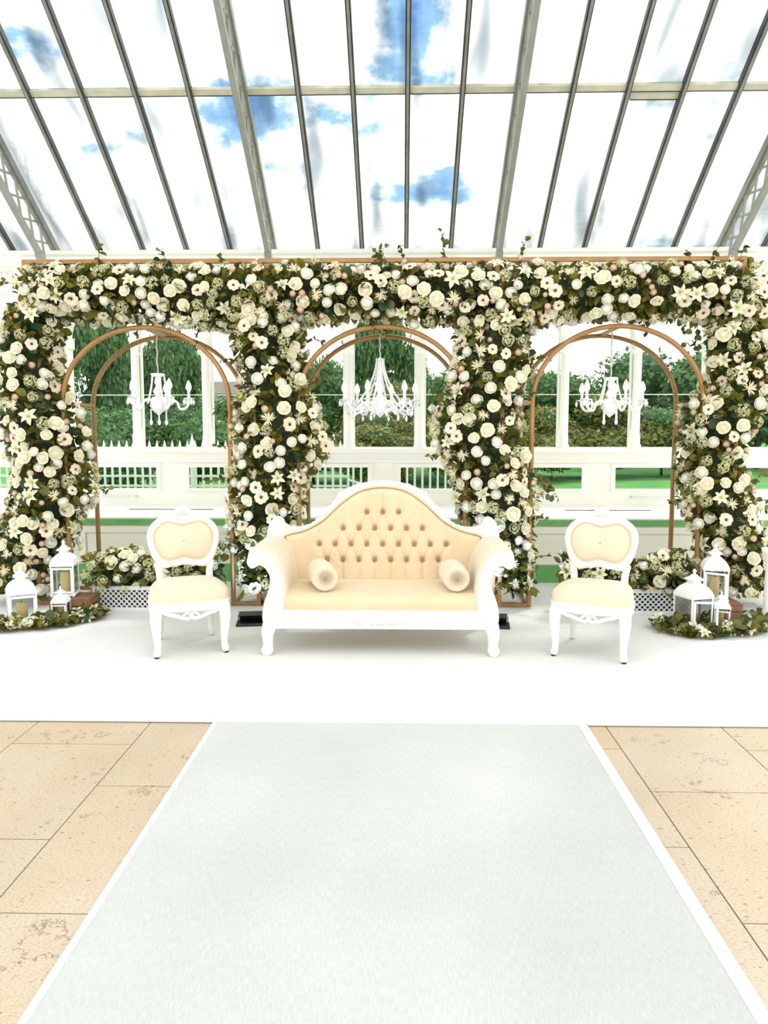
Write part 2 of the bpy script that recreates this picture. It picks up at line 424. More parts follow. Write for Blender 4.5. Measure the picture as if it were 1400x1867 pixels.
# frieze ornament: small dentils and long flutes
dent = MB().box(-.014, .014, -.03, .01, -.035, .035).mesh('dentil', M['white_paint'])
flute = MB().box(-.012, .012, -.018, .01, -.115, .115).mesh('flute', M['white_paint'])
dj = MB(); k = 0
x = XA + .05
while x < XB:
    vis = at(0, 500, WY).x - .3 < x < at(1400, 500, WY).x + .3
    if vis:
        inst('dentil', dent, wb, Matrix.Translation((x, WY, 3.27)))
        if k % 1 == 0: inst('flute', flute, wb, Matrix.Translation((x, WY, 3.15)))
    x += .062; k += 1
# columns
colp = [(.075, SILL), (.075, SILL+.04), (.062, SILL+.06), (.062, SILL+.15), (.052, SILL+.18), (.045, SILL+.24), (.042, CAPZ-.20), (.05, CAPZ-.19), (.05, CAPZ-.17), (.042, CAPZ-.16), (.046, CAPZ-.10), (.072, CAPZ-.03), (.078, CAPZ), (.05, CAPZ+.001)]
col_me = MB().lathe(colp, 14).mesh('column', M['white_paint'], 40)
colpw = [(.125, SILL), (.125, SILL+.12), (.098, SILL+.16), (.098, CAPZ-.14), (.12, CAPZ-.12), (.12, CAPZ-.02), (.13, CAPZ), (.1, CAPZ+.001)]
pil_me = MB().lathe(colpw, 4, rot=PI/4).mesh('pilaster', M['white_paint'])
for b in range(5):
    for i in range(3):
        x = LINES[b] + W3 * i
        inst('pilaster' if i == 0 else 'column', pil_me if i == 0 else col_me, wb, Matrix.Translation((x, WY + .04, 0)))
# big corbels below the trusses
cor = MB().prism([(-.37, .44), (.37, .44), (.37, .40), (.21, 0), (-.21, 0), (-.37, .40)], -.36, .02)
cor_me = cor.mesh('corbel', M['frieze_paint']); cap_me = MB().box(-.40, .40, -.40, .02, .44, .52).mesh('corbel_cap', M['white_paint'])
for X in LINES[1:5]:
    inst('corbel', cor_me, wb, Matrix.Translation((X, WY, 2.86))); inst('corbel_cap', cap_me, wb, Matrix.Translation((X, WY, 2.86)))
# windows: upper arched lights
wn = 0
arch_out = [(AR+.004) * 1.0]
def arch_poly(r, inset=0.0):
    pts = [(-r, SILL + inset - CAPZ)] + [(r * math.cos(PI - PI*k/16), r * math.sin(PI - PI*k/16)) for k in range(17)] + [(r, SILL + inset - CAPZ)]
    return pts
up_pane = MB().prism([(-AR+.01, 1.93-CAPZ)] + [((AR-.01) * math.cos(PI - PI*k/16), (AR-.01) * math.sin(PI - PI*k/16)) for k in range(17)] + [(AR-.01, 1.93-CAPZ)], -.003, .003).mesh('pane', M['window_glass'])
lo_pane = MB().box(-AR+.01, AR-.01, -.003, .003, SILL-CAPZ, 1.925-CAPZ).mesh('pane', M['window_glass'])
fr_ = MB(); po, pi_ = arch_poly(AR+.005), arch_poly(AR-.022, .02)
for y in (-.015, .015): fr_.grid([[(a, y, c) for a, c in po], [(a, y, c) for a, c in pi_]], closed=True)
fr_.grid([[(a, -.015, c) for a, c in pi_], [(a, .015, c) for a, c in pi_]], closed=True)
frame_me = fr_.mesh('window_frame', M['white_paint'])
gb_me = MB().box(-AR, AR, -.006, .006, -.005, .005).mesh('glazing_bar', M['rail_white'])
for b in range(5):
    for i in range(3):
        wn += 1; w = empty('window_%d' % wn, (LINES[b] + W3 * (i + .5), WY + .09, CAPZ)); tag(w, kind='structure')
        I = Matrix.Identity(4)
        inst('window_frame', frame_me, w, I); inst('pane', up_pane, w, I); inst('pane', lo_pane, w, I)
        inst('glazing_bar', gb_me, w, Matrix.Translation((0, 0, 1.9275 - CAPZ)))
HW = W2/2 - .115
lf = MB()
for (x0, x1, z0, z1) in ((-HW, HW, .79, .83), (-HW, HW, 1.11, 1.165), (-HW, -HW+.05, .83, 1.11), (HW-.05, HW, .83, 1.11)): lf.box(x0, x1, -.035, .035, z0, z1)
lf_me = lf.mesh('window_frame', M['white_paint'])
lf2 = MB()
for (x0, x1, z0, z1) in ((-HW+.03, HW-.03, .815, .845), (-HW+.03, HW-.03, 1.09, 1.13), (-HW+.03, -HW+.075, .845, 1.09), (HW-.075, HW-.03, .845, 1.09)): lf2.box(x0, x1, -.05, -.02, z0, z1)
sash_me = lf2.mesh('sash', M['white_paint'])
lp_me = MB().box(-HW+.05, HW-.05, -.003, .003, .84, 1.10).mesh('pane', M['window_glass'])
hd = MB().box(-.20, .20, -.075, -.055, -.012, .012); hd.box(-.20, -.18, -.06, -.0, -.012, .012); hd.box(.18, .20, -.06, 0, -.012, .012)
hd_me = hd.mesh('handle', M['plastic_white'])
for b in range(5):
    for i in range(2):
        wn += 1; X = LINES[b] + W2 * (i + .5)
        w = empty('window_%d' % wn, (X, WY + .03, 0)); tag(w, kind='structure'); I = Matrix.Identity(4)
        inst('window_frame', lf_me, w, I); inst('sash', sash_me, w, I); inst('pane', lp_me, w, I)
        if (b, i) in ((1, 0), (3, 1)):
            h_ = inst('handle', hd_me, w, Matrix.Translation((at(220 if i == 0 else 1181, 903, WY).x - X, -.03, .755)))

# ---- heating bench below the windows
BF, BT = 7.55, .655
bench = empty('heating_bench', (0, BF, 0)); tag(bench, 'long white panelled bench casing with green stripes under the windows', 'bench')
MB().box(XA, XB, .0, WY-BF, BT-.02, BT).build('top', M['white_paint'], bench, bevel=.006)
MB().box(XA, XB, .02, .06, .02, BT-.02).build('carcass', M['bench_paint'], bench)
MB().box(XA, XB, -.012, .02, .0, .175).build('green_plinth', M['green_paint'], bench, bevel=.004)
MB().box(XA, XB, -.012, .02, BT-.075, BT-.02).build('green_stripe', M['green_paint'], bench, bevel=.004)
pn_ = MB(); hw = 1.02
for (x0, x1, z0, z1) in ((-hw, hw, .50, .565), (-hw, hw, .19, .255), (-hw, -hw+.075, .255, .50), (hw-.075, hw, .255, .50)): pn_.box(x0, x1, .0, .03, z0, z1)
pn_.box(-hw+.09, hw-.09, .012, .03, .268, .487)
pn_me = pn_.mesh('panel', M['bench_paint'])
slot_me = MB().box(-.46, .46, -.018, .018, -.004, .003).mesh('vent_slot', M['dark_slot'])
gr = MB()
for k in range(14): gr.box(-.40, .40, -.01, .02, .205 + k*.025, .218 + k*.025)
gr.box(-.42, .42, .005, .03, .19, .56)
gr_me = gr.mesh('vent_grille', M['dark_slot'])
PC = [-2.21 - .0, -.04, 2.13]
for x in (-2.22, -.05, 2.12): inst('panel', pn_me, bench, Matrix.Translation((x, 0, 0)))
for x in (-3.77, 3.72): inst('vent_grille', gr_me, bench, Matrix.Translation((x, 0, 0)))
for x in (-5.3, 5.2): inst('panel', pn_me, bench, Matrix.Translation((x, 0, 0)))
for px, py in ((312, 931), (1108, 931)):
    p = at(px, py, 8.3); inst('vent_slot', slot_me, bench, Matrix.Translation((p.x, p.y - BF, BT + .002)))
inst('vent_slot', slot_me, bench, Matrix.Translation((-.1, .75, BT + .002)))

# ---- sloping glass roof
PITCH = rad(33.3); FOOT = Vector((0, WY, 3.52))
UPV = Vector((0, -math.cos(PITCH), math.sin(PITCH))); NRM = Vector((0, -math.sin(PITCH), -math.cos(PITCH)))   # inward normal
RM = Matrix(((1, 0, 0, 0), (0, UPV.y, NRM.y, WY), (0, UPV.z, NRM.z, 3.52), (0, 0, 0, 1)))   # local: x, s up-slope, n inward
ceil = empty('ceiling'); tag(ceil, kind='structure')
SP1, SP2, SP3 = 1.93, 3.86, 5.40
nb = 25; step = BAY / 5
bar_me = MB().box(-.024, .024, 0, SP3, -.005, .055, RM).mesh('glazing_bar', M['bar_dark'])
barc_me = MB().box(-.011, .011, 0, SP3, .055, .072, RM).mesh('bar_cap', M['bar_light'])
main_me = MB().box(-.034, .034, 0, SP3, -.005, .075, RM).mesh('rafter', M['bar_light'])
for i in range(nb + 1):
    X = XA + step * i
    if i % 5 == 0: inst('rafter', main_me, ceil, Matrix.Translation((X, 0, 0)))
    else:
        g = inst('glazing_bar', bar_me, ceil, Matrix.Translation((X, 0, 0))); inst('bar_cap', barc_me, g, Matrix.Identity(4))
for s in (SP1, SP2, SP3):
    MB().box(XA, XB, s-.03, s+.03, -.01, .03, RM).build('purlin', M['purlin_pale'], ceil)
    MB().box(XA, XB, s-.036, s-.028, -.012, .034, RM).build('purlin_lip', M['bar_dark'], ceil)
p_ = at(1195, 178, 7.35)
MB().box(p_.x-.225, p_.x+.225, SP1-.115, SP1-.045, -.008, .02, RM).build('glass_lap', M['purlin_pale'], ceil)
MB().box(p_.x-.225, p_.x+.225, SP1-.122, SP1-.113, -.008, .024, RM).build('glass_lap', M['bar_dark'], ceil)
MB().box(XA, XB, WY-.02, WY+.2, 3.47, 3.54).build('wall_plate', M['frieze_paint'], ceil)
pane_s = [MB().box(-step/2+.01, step/2-.01, a+.01, b-.01, -.004, .002, RM).mesh('pane', M['roof_glass']) for a, b in ((0, SP1), (SP1, SP2), (SP2, SP3))]
for i in range(nb):
    for me in pane_s: inst('pane', me, ceil, Matrix.Translation((XA + step * (i + .5), 0, 0)))
# lattice trusses under the main rafters
D1 = .36
lat_me = []
chord = MB().box(-.026, .026, .36, SP3, D1 - .03, D1 + .03, RM)
c0 = RM @ Vector((0, .36, D1)); 
chord.tube([c0, c0 + Vector((0, .05, -.06)), c0 + Vector((0, .08, -.14))], [.05, .05, .05], 4)
chord_me = chord.mesh('chord', M['truss_paint'])
LS = .30
def latbar(s0, n0, s1, n1): return MB().bar(RM @ Vector((0, s0, n0)), RM @ Vector((0, s1, n1)), .02).mesh('lattice_bar', M['truss_paint'])
bar_a = latbar(0, .07, LS, D1 - .03); bar_b = latbar(0, D1 - .03, LS, .07)
web_me = MB().box(-.014, .014, 0, SP3, .07, .10, RM).mesh('web', M['truss_paint'])
for X in LINES[1:5]:
    tr = empty('truss', (X, 0, 0), parent=ceil)
    inst('chord', chord_me, tr, Matrix.Identity(4)); inst('web', web_me, tr, Matrix.Identity(4))
    for k in range(17):
        T = Matrix.Translation(UPV * (.2 + k * LS))
        inst('lattice_bar', bar_a, tr, T); inst('lattice_bar', bar_b, tr, T)

# ================================================================== OUTSIDE
lw = MB().box(-90, 90, 9.08, 140, -.3, -.02).build('lawn', M['lawn']); tag(lw, kind='structure')
# spiked white railing, then a ramp rail falling to the right
RY = 10.5
rail = empty('spiked_railing', (0, RY, 0)); tag(rail, 'white spiked metal railing outside the left windows', 'railing')
pick = MB().tube([(0, 0, -.02), (0, 0, 1.24)], .017, 6); pick.lathe([(.017, 1.24), (.03, 1.27), (.004, 1.385)], 6); pick_me = pick.mesh('picket', M['rail_white'])
x = -6.4
while x < -.72:
    inst('picket', pick_me, rail, Matrix.Translation((x, 0, 0))); x += .105
for z in (.20, .76, .895, 1.20):
    MB().box(-6.5, -.72, -.014, .014, z-.014, z+.014).build('rail', M['rail_white'], rail)
MB().tube([(-2.87, 0, -.02), (-2.87, 0, 1.30)], .035, 8).lathe([(.05, 1.3), (.03, 1.36), (.004, 1.47)], 8, Matrix.Translation((-2.87, 0, 0))).build('post', M['rail_white'], rail)
ramp = empty('ramp_railing', (0, RY, 0)); tag(ramp, 'white handrail with thin bars sloping down a ramp outside the middle windows', 'railing')
def rz_(x): return min(1.22, 1.228 - .40 * x)
x = -.66
bb = MB().tube([(0, 0, 0), (0, 0, 1.0)], .015, 6).mesh('baluster', M['rail_white'])
while x < 2.3:
    inst('baluster', bb, ramp, Matrix.Translation((x, 0, -.02)) @ Matrix.Diagonal((1, 1, max(.25, rz_(x) + .02), 1))); x += .105
MB().tube([(-.72, 0, 1.22), (.02, 0, 1.22), (2.3, 0, rz_(2.3))], .02, 6).build('rail', M['rail_white'], ramp)
MB().tube([(-.72, 0, .84), (2.0, 0, .03)], .018, 6).build('rail', M['rail_white'], ramp)

def tree_mesh(seed, lobes, leaves, size, lm):
    rnd = random.Random(seed); core = MB(); lf = MB()
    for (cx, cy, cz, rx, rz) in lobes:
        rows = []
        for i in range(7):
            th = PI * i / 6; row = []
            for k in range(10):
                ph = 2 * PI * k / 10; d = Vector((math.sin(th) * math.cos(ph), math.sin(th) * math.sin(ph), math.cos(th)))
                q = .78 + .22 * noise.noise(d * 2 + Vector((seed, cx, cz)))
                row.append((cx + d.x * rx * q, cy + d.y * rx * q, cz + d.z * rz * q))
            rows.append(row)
        core.grid(rows, closed=True)  # solid inner blob, added to block light through the crown
        for _ in range(leaves):
            d = Vector((rnd.gauss(0, 1), rnd.gauss(0, 1), rnd.gauss(0, 1))).normalized()
            q = rnd.uniform(.75, 1.08) + .16 * noise.noise(d * 3 + Vector((seed, 0, 0)))
            p = Vector((cx + d.x * rx * q, cy + d.y * rx * q, cz + d.z * rz * q))
            a = Vector((rnd.gauss(0, 1), rnd.gauss(0, 1), rnd.gauss(0, 1))).normalized(); b = a.cross(d)
            if b.length < .1: continue
            b.normalize(); s = size * rnd.uniform(.5, 1.2)
            lf.add([p - a*s, p + b*s*.55, p + a*s, p - b*s*.55], [(0, 1, 2, 3)])
    return core.mesh('crown_light_block', M['tree_core'], 180), lf.mesh('foliage', lm)
TREES = []
rnd = random.Random(4)
for sd_, lm in ((1, 'tree_leaf'), (2, 'tree_leaf'), (3, 'tree_leaf_olive')):
    lobes = []
    for k in range(9):
        a = rnd.uniform(0, 2*PI); r = rnd.uniform(.1, .5)
        lobes.append((r*math.cos(a), r*math.sin(a), rnd.uniform(.28, .78), rnd.uniform(.22, .36), rnd.uniform(.16, .26)))
    TREES.append(tree_mesh(sd_, lobes, 1000, .027, M[lm]))
trunk_me = MB().tube([(0, 0, -.02), (.01, 0, .2), (.03, .01, .45)], [.035, .028, .02], 8).mesh('trunk', M['bark'], 180)
def tree(name, px, topy, Y, wid, kind, label, group):
    top = at(px, topy, Y); h = top.z / .98
    t = empty(name, (top.x, Y, -.02), rnd.uniform(0, 6)); tag(t, label, 'tree' if 'shrub' not in name else 'shrub', group)
    c, f = TREES[kind]; S = Matrix.Diagonal((wid, wid, h, 1))
    inst('crown_light_block', c, t, S); fo = inst('foliage', f, t, S); fo['kind'] = 'stuff'
    inst('trunk', trunk_me, t, Matrix.Diagonal((h * .6, h * .6, h, 1)))
G1, G2 = 'park trees behind the railing', 'park trees across the lawn'
tree('park_tree', 25, 470, 16, 2.2, 0, 'tall dark green tree filling the leftmost windows', G1)
tree('park_tree', 165, 520, 19, 2.1, 1, 'tall dark green tree behind the left arch frame', G1)
tree('park_tree', 288, 585, 22, 1.9, 0, 'green tree behind the left chandelier', G1)
tree('park_tree', 400, 715, 30, 4.0, 1, 'low dark tree seen right of the left chandelier', G1)
tree('park_shrub', 240, 740, 15, 2.2, 1, 'dark leafy shrub behind the railing spikes on the left', G1)
tree('park_shrub', 355, 745, 15.5, 2.0, 0, 'dark leafy shrub behind the railing below the left chandelier', G1)
tree('park_shrub', 100, 730, 14.5, 2.4, 0, 'dark leafy shrub behind the railing at the far left', G1)
tree('park_tree', 585, 645, 31, 3.0, 0, 'bluish green tree left of the middle chandelier', G2)
tree('park_tree', 708, 550, 26, 2.3, 1, 'tall green tree behind the middle chandelier', G2)
tree('park_tree', 830, 655, 31, 3.0, 0, 'green tree right of the middle chandelier', G2)
tree('park_shrub', 735, 690, 24, 3.0, 2, 'olive brown bush behind the middle chandelier', G2)
tree('park_shrub', 570, 745, 22, 2.8, 2, 'olive bush low in the middle arch on the left', G2)
tree('park_shrub', 660, 770, 20, 2.6, 2, 'olive bush low below the middle chandelier', G2)
tree('park_shrub', 800, 750, 22, 2.8, 2, 'olive bush low in the middle arch on the right', G2)
tree('park_tree', 960, 660, 36, 4.6, 0, 'dark green tree at the left side of the right arch', G2)
tree('park_tree', 1075, 680, 38, 4.2, 1, 'green tree behind the right chandelier', G2)
tree('park_tree', 1180, 690, 36, 4.4, 0, 'green tree right of the right chandelier', G2)
tree('park_tree', 1270, 640, 32, 5.0, 1, 'tall green tree at the right side of the right arch', G2)
tree('park_tree', 1390, 620, 32, 5.0, 0, 'tall green tree at the right edge of the view', G2)
tree('park_shrub', 975, 735, 24, 2.6, 2, 'olive bush low at the left of the right arch', G2)
tree('park_shrub', 1095, 715, 26, 3.6, 2, 'brown olive bush below the right chandelier', G2)
tree('park_shrub', 1210, 740, 27, 3.4, 1, 'dark green bush low at the right of the right arch', G2)
tree('park_shrub', 880, 740, 26, 3.4, 1, 'dark green bush behind the flower column between middle and right arch', G2)
tree('park_shrub', 480, 735, 26, 3.4, 1, 'dark green bush behind the flower column between left and middle arch', G2)
# a house far behind the left windows
hc = at(392, 760, 45); ho = empty('house', (hc.x, 45, -.02)); tag(ho, 'distant grey house with pitched brown roof right of left chandelier', 'house')
hz = at(392, 716, 45).z; hr = at(392, 690, 45).z
MB().box(-2.6, 2.6, 0, 5, 0, hz).build('house_wall', M['house_wall'], ho)
MB().prism([(-.3, hz-.05), (2.5, hr), (5.3, hz-.05)], -2.9, 2.9, 'X').build('roof', M['house_roof'], ho)
MB().box(-1.6, -.6, -.04, .02, hz-1.6, hz-.5).build('window', M['dark_slot'], ho)

# ================================================================== GOLD FRAMES
FYF, FYB, FTOP, ARX, ASP, ART = 6.47, 7.11, 2.915, .705, 1.73, 2.352
UN = [(-3.143, -1.206, -2.150), (-1.182, .796, -.165), (.819, 2.790, 1.790)]
FRL = ['gold metal box frame with arch, leftmost of the three behind the left chair', 'gold metal box frame with arch standing directly behind the sofa', 'gold metal box frame with arch, rightmost of the three behind the right chair']
def gold_frame(x0, x1, ac, label):
    t = empty('arch_frame', ((x0 + x1) / 2, FYF, .012)); tag(t, label, 'frame', 'gold arch frames')
    ox = (x0 + x1) / 2; a0, a1 = x0 - ox, x1 - ox; c = ac - ox; W = .034; D = FYB - FYF
    def B(name, p, q, w=W): return MB().bar(p, q, w).build(name, M['gold'], t)
    T = FTOP - .012
    for y in (0, D):
        for x in (a0 + W/2, a1 - W/2): B('post', (x, y, 0), (x, y, T - W + .001), W * .985)
        B('top_bar', (a0, y, T - W/2), (a1, y, T - W/2))
        pts = [(c - ARX, y, 0), (c - ARX, y, .9)] + [(c - ARX * math.cos(PI * k / 28), y, ASP + (ART - ASP) * math.sin(PI * k / 28)) for k in range(29)] + [(c + ARX, y, .9), (c + ARX, y, 0)]
        MB().tube(pts, .021, 8).build('arch_tube', M['gold'], t, 60)
        for xa, xb in ((a0, c - ARX), (c + ARX, a1)):
            for z in (.018, .86, ASP): B('cross_bar', (xa, y, z), (xb, y, z), .028)
    for x in (a0 + W/2, a1 - W/2):
        for z in (.018, T - W/2): B('depth_bar', (x, W/2 - .004, z), (x, D - W/2 + .004, z), .03)
    for x in (c - ARX, c + ARX):
        for z in (.018, .86, ASP): B('depth_bar', (x, 0, z), (x, D, z), .024)
    B('hanger_bar', (c, 0, ART), (c, D, ART), .026)
    return t
for (x0, x1, ac), lb in zip(UN, FRL): gold_frame(x0, x1, ac, lb)

# ================================================================== SOFA
SX, SY = -.14, 5.065
sofa = empty('sofa', (SX, SY, .012)); tag(sofa, 'cream tufted camelback sofa with white carved scroll frame', 'sofa')
def P2(l): return [Vector((a, b, 0)) for a, b in l]
def outline(l, per=5, closed=True): return [(p.x, p.y) for p in catmull(P2(l), per, closed)]
OUT = [(-.800, .45), (-.845, .58), (-.872, .70), (-.862, .775), (-.835, .83), (-.795, .853), (-.757, .838), (-.738, .800), (-.690, .778), (-.625, .779), (-.566, .790), (-.505, .825), (-.45, .872), (-.385, .95), (-.318, 1.034), (-.219, 1.085), (-.11, 1.112), (0, 1.124)]
PAN = [(-.700, .45), (-.715, .55), (-.735, .62), (-.745, .670), (-.745, .695), (-.738, .712), (-.720, .722), (-.690, .732), (-.650, .740), (-.610, .750), (-.560, .768), (-.500, .800), (-.446, .835), (-.385, .892), (-.315, .957), (-.20, 1.038), (-.10, 1.070), (0, 1.080)]
def mirror(l): return l + [(-x, z) for x, z in reversed(l[:-1])]
out_c = outline(mirror(OUT), 4, False); pan_c = outline(mirror(PAN), 4, False)
BY = .60
def rake(z): return BY + (z - .4) * .16
rows = []
prof = [(0.0, .03), (0.0, -.018), (.18, -.034), (.45, -.028), (.7, -.040), (.92, -.030), (1.0, -.008), (1.0, .045), (.5, .06), (0.0, .05)]
for u, dy in prof:
    rows.append([(pa[0] + (oa[0]-pa[0])*u, rake(pa[1] + (oa[1]-pa[1])*u) + dy, pa[1] + (oa[1]-pa[1])*u) for pa, oa in zip(pan_c, out_c)])
MB().grid(rows).build('back_frame', M['sofa_white'], sofa, 50)
# tufted back
DX = .1187; RZ = [.890, .770, .652, .537]
BUT = [(k * DX, RZ[0]) for k in (-1, 0, 1)] + [((k + .5) * DX, RZ[1]) for k in range(-3, 3)] + [(k * DX, RZ[2]) for k in range(-4, 5)] + [((k + .5) * DX, RZ[3]) for k in range(-4, 4)]
SEG = []
for i, a in enumerate(BUT):
    for b in BUT[i+1:]:
        if abs(a[1] - b[1]) > .05 and math.hypot(a[0]-b[0], a[1]-b[1]) < .15: SEG.append((a, b, .010))
for b in BUT:
    if b[1] < .6: SEG.append((b, (b[0], .36), .014))
    if b[1] > .85 or (b[1] > .7 and abs(b[0]) > .25) or (abs(b[0]) > .42): SEG.append((b, (b[0] * 1.01, b[1] + .14), .008))
    if (b[1] > .7 and .2 < abs(b[0])): SEG.append(((b[0] - math.copysign(DX, b[0]), b[1]), (b[0] - math.copysign(.03, b[0]), b[1] + .20), .005))
pt = [(x, z) for x, z in pan_c]
ptop = sorted([(x, z) for x, z in pan_c if z > .70])
def tuft(x, z):
    d = 0.0
    pit = 0.0; cr = 0.0
    for bx, bz in BUT:
        q = (x-bx)**2 + (z-bz)**2
        if q < .006: pit = max(pit, math.exp(-q / .0006))
    for (a, b, dep) in SEG:
        vx, vz = b[0]-a[0], b[1]-a[1]; L = vx*vx + vz*vz
        t = max(0, min(1, ((x-a[0])*vx + (z-a[1])*vz) / L))
        q = (x-a[0]-t*vx)**2 + (z-a[1]-t*vz)**2
        if q < .003: cr = max(cr, dep * math.exp(-math.sqrt(q) / .009))
    return pit * .036 + cr * 1.5
rows = []; nx, nz_ = 170, 84
for j in range(nz_ + 1):
    row = []
    for i in range(nx + 1):
        x = -.74 + 1.48 * i / nx; zt = lerp_tab(ptop, x); z = .37 + (zt - .37) * j / nz_
        e_ = min(1.0, (zt - z) / .05, (.745 - abs(x)) / .05); e_ = max(0, e_)
        row.append((x, rake(z) + .01 - .055 * (1 - (1 - e_)**2) + tuft(x, z) * e_, z))
    rows.append(row)
tb = MB().grid(rows).build('tufted_back', M['velvet'], sofa, 180)
but_me = MB().lathe([(.012, -.004), (.0125, .002), (.008, .007), (.0005, .009)], 10).mesh('button', M['button'], 180)
RX90 = Matrix.Rotation(PI/2, 4, 'X')
for bx, bz in BUT: inst('button', but_me, tb, Matrix.Translation((bx, rake(bz) - .022, bz)) @ RX90)
# piping along the panel edge
MB().tube([(x, rake(z) - .022, z) for x, z in pan_c], .008, 6).build('piping', M['velvet'], tb, 180)
# rear panel
MB().grid([[(x, rake(.37)+.055, .25) for x, z in pan_c], [(x, rake(z)+.055, z) for x, z in pan_c]]).build('back_panel', M['velvet_pale'], sofa)
# seat
MB().prism([(.62, .30), (.62, .392), (.45, .410), (.25, .418), (.10, .414), (.02, .402), (-.02, .375), (-.032, .34), (-.02, .298)], -.66, .66, 'X').build('seat', M['velvet'], sofa, 60)
# rail
MB().prism([(-.020, .300), (-.046, .298), (-.050, .285), (-.034, .272), (-.030, .235), (-.036, .205), (-.052, .195), (-.050, .178), (-.02, .172), (.02, .19), (.02, .30)], -.70, .70, 'X').build('front_rail', M['sofa_white'], sofa)
MB().prism([(.60, .30), (.64, .30), (.64, .18), (.60, .18)], -.70, .70, 'X').build('rear_rail', M['sofa_white'], sofa)
orn = MB()
for k in range(-6, 7):
    s = 1 - abs(k) / 8
    orn.ball((k * .032, -.040, .226 + .008 * math.sin(k * 1.7)), .014 + .012 * s, 8, 5, .9)
orn.build('carved_ornament', M['sofa_white'], sofa, 180)
for sgn in (-1, 1):
    orn = MB()
    for k in range(5): orn.ball((sgn * (.66 - k * .028), -.038, .255 - .010 * k), .022 - .003 * k, 8, 5, .9)
    orn.build('carved_ornament', M['sofa_white'], sofa, 180)
cr = MB()
for sgn in (-1, 1):
    for k in range(9):
        f = k / 8; i = int((.60 + .30 * (1 - f)) * (len(out_c)//2)); i = min(i, len(out_c)-1)
        x, z = out_c[i]
        cr.ball((sgn * -x if sgn > 0 else x, rake(z) - .005, z - .012), .020 - .004 * (k % 2), 8, 5)
cr.build('crest_carving', M['sofa_white'], sofa, 180)
# arms
ARM = [(-.888, .645), (-.872, .678), (-.842, .694), (-.80, .695), (-.75, .676), (-.705, .632), (-.670, .560), (-.652, .470), (-.645, .385), (-.648, .30), (-.652, .21), (-.690, .175), (-.760, .178), (-.792, .235), (-.782, .34), (-.752, .425), (-.737, .495), (-.745, .545), (-.772, .585), (-.803, .602), (-.826, .592), (-.848, .580), (-.875, .590), (-.890, .618)]
ARF = [(-.895, .640), (-.884, .690), (-.850, .718), (-.80, .722), (-.745, .706), (-.695, .660), (-.658, .585), (-.636, .480), (-.630, .385), (-.632, .30), (-.70, .29), (-.770, .30), (-.775, .37), (-.750, .43), (-.732, .50), (-.742, .548), (-.772, .587), (-.803, .602), (-.826, .592), (-.85, .580), (-.878, .590), (-.893, .615)]
def puffy(poly, y0, y1, mat, name, par, puff=.02):
    c = Vector((sum(p[0] for p in poly) / len(poly), sum(p[1] for p in poly) / len(poly)))
    n = len(poly); nrm = []
    area = sum(poly[i][0]*poly[(i+1) % n][1] - poly[(i+1) % n][0]*poly[i][1] for i in range(n)); sg = 1 if area > 0 else -1
    for i in range(n):
        d = Vector(poly[(i+1) % n]) - Vector(poly[i-1]); nrm.append(Vector((d.y, -d.x)).normalized() * sg)
    rows = []
    for y, q in ((y0, -puff*1.4), (y0 + .003, -puff*.7), (y0 + .015, -puff*.2), (y0 + .035, 0), (y1 - .02, 0), (y1, -puff*.5)):
        rows.append([(p[0] + m.x * q, y, p[1] + m.y * q) for p, m in zip(poly, nrm)])
    m = MB().grid(rows, closed=True); L = len(rows) * n
    m.f.append(tuple(range(n-1, -1, -1))); m.f.append(tuple(range(L - n, L)))
    return m.build(name, mat, par, 70)
for sg in (-1, 1):
    a1 = [(p.x * -sg, p.y) for p in catmull(P2(ARM), 4)]; a2 = [(p.x * -sg, p.y) for p in catmull(P2(ARF), 4)]
    puffy(a2, -.01, .62, M['velvet_pale'], 'arm_cushion', sofa, .014)
    af = puffy(a1, -.055, .03, M['sofa_white'], 'arm_front', sofa, .012)
    sp = []
    for k in range(26):
        a = k / 25 * 2.6 * PI; r = .010 + .030 * k / 25
        sp.append((sg * (.838 + r * math.cos(a + 1.0) * 1.0), -.058, .638 + r * math.sin(a + 1.0)))
    MB().tube(sp, .006, 6).build('scroll', M['sofa_white'], af, 180)
    MB().tube([(sg * -x * -1 if False else sg * abs(x), -.057, z) for x, z in ((.72, .60), (.698, .52), (.690, .42), (.705, .32), (.72, .24))], .008, 6).build('moulding', M['sofa_white'], af, 180)
    # legs
    MB().tube([(sg*.715, -.015, .25), (sg*.745, -.03, .19), (sg*.757, -.045, .14), (sg*.752, -.05, .09), (sg*.752, -.055, .06), (sg*.757, -.06, .035), (sg*.757, -.058, .0)],
              [.050, .050, .042, .034, .034, .043, .030], 12).build('leg', M['sofa_white'], sofa, 180)
    MB().tube([(sg*.69, .60, .28), (sg*.71, .64, .10), (sg*.73, .68, 0)], [.035, .03, .024], 8).build('leg', M['sofa_white'], sofa, 60)
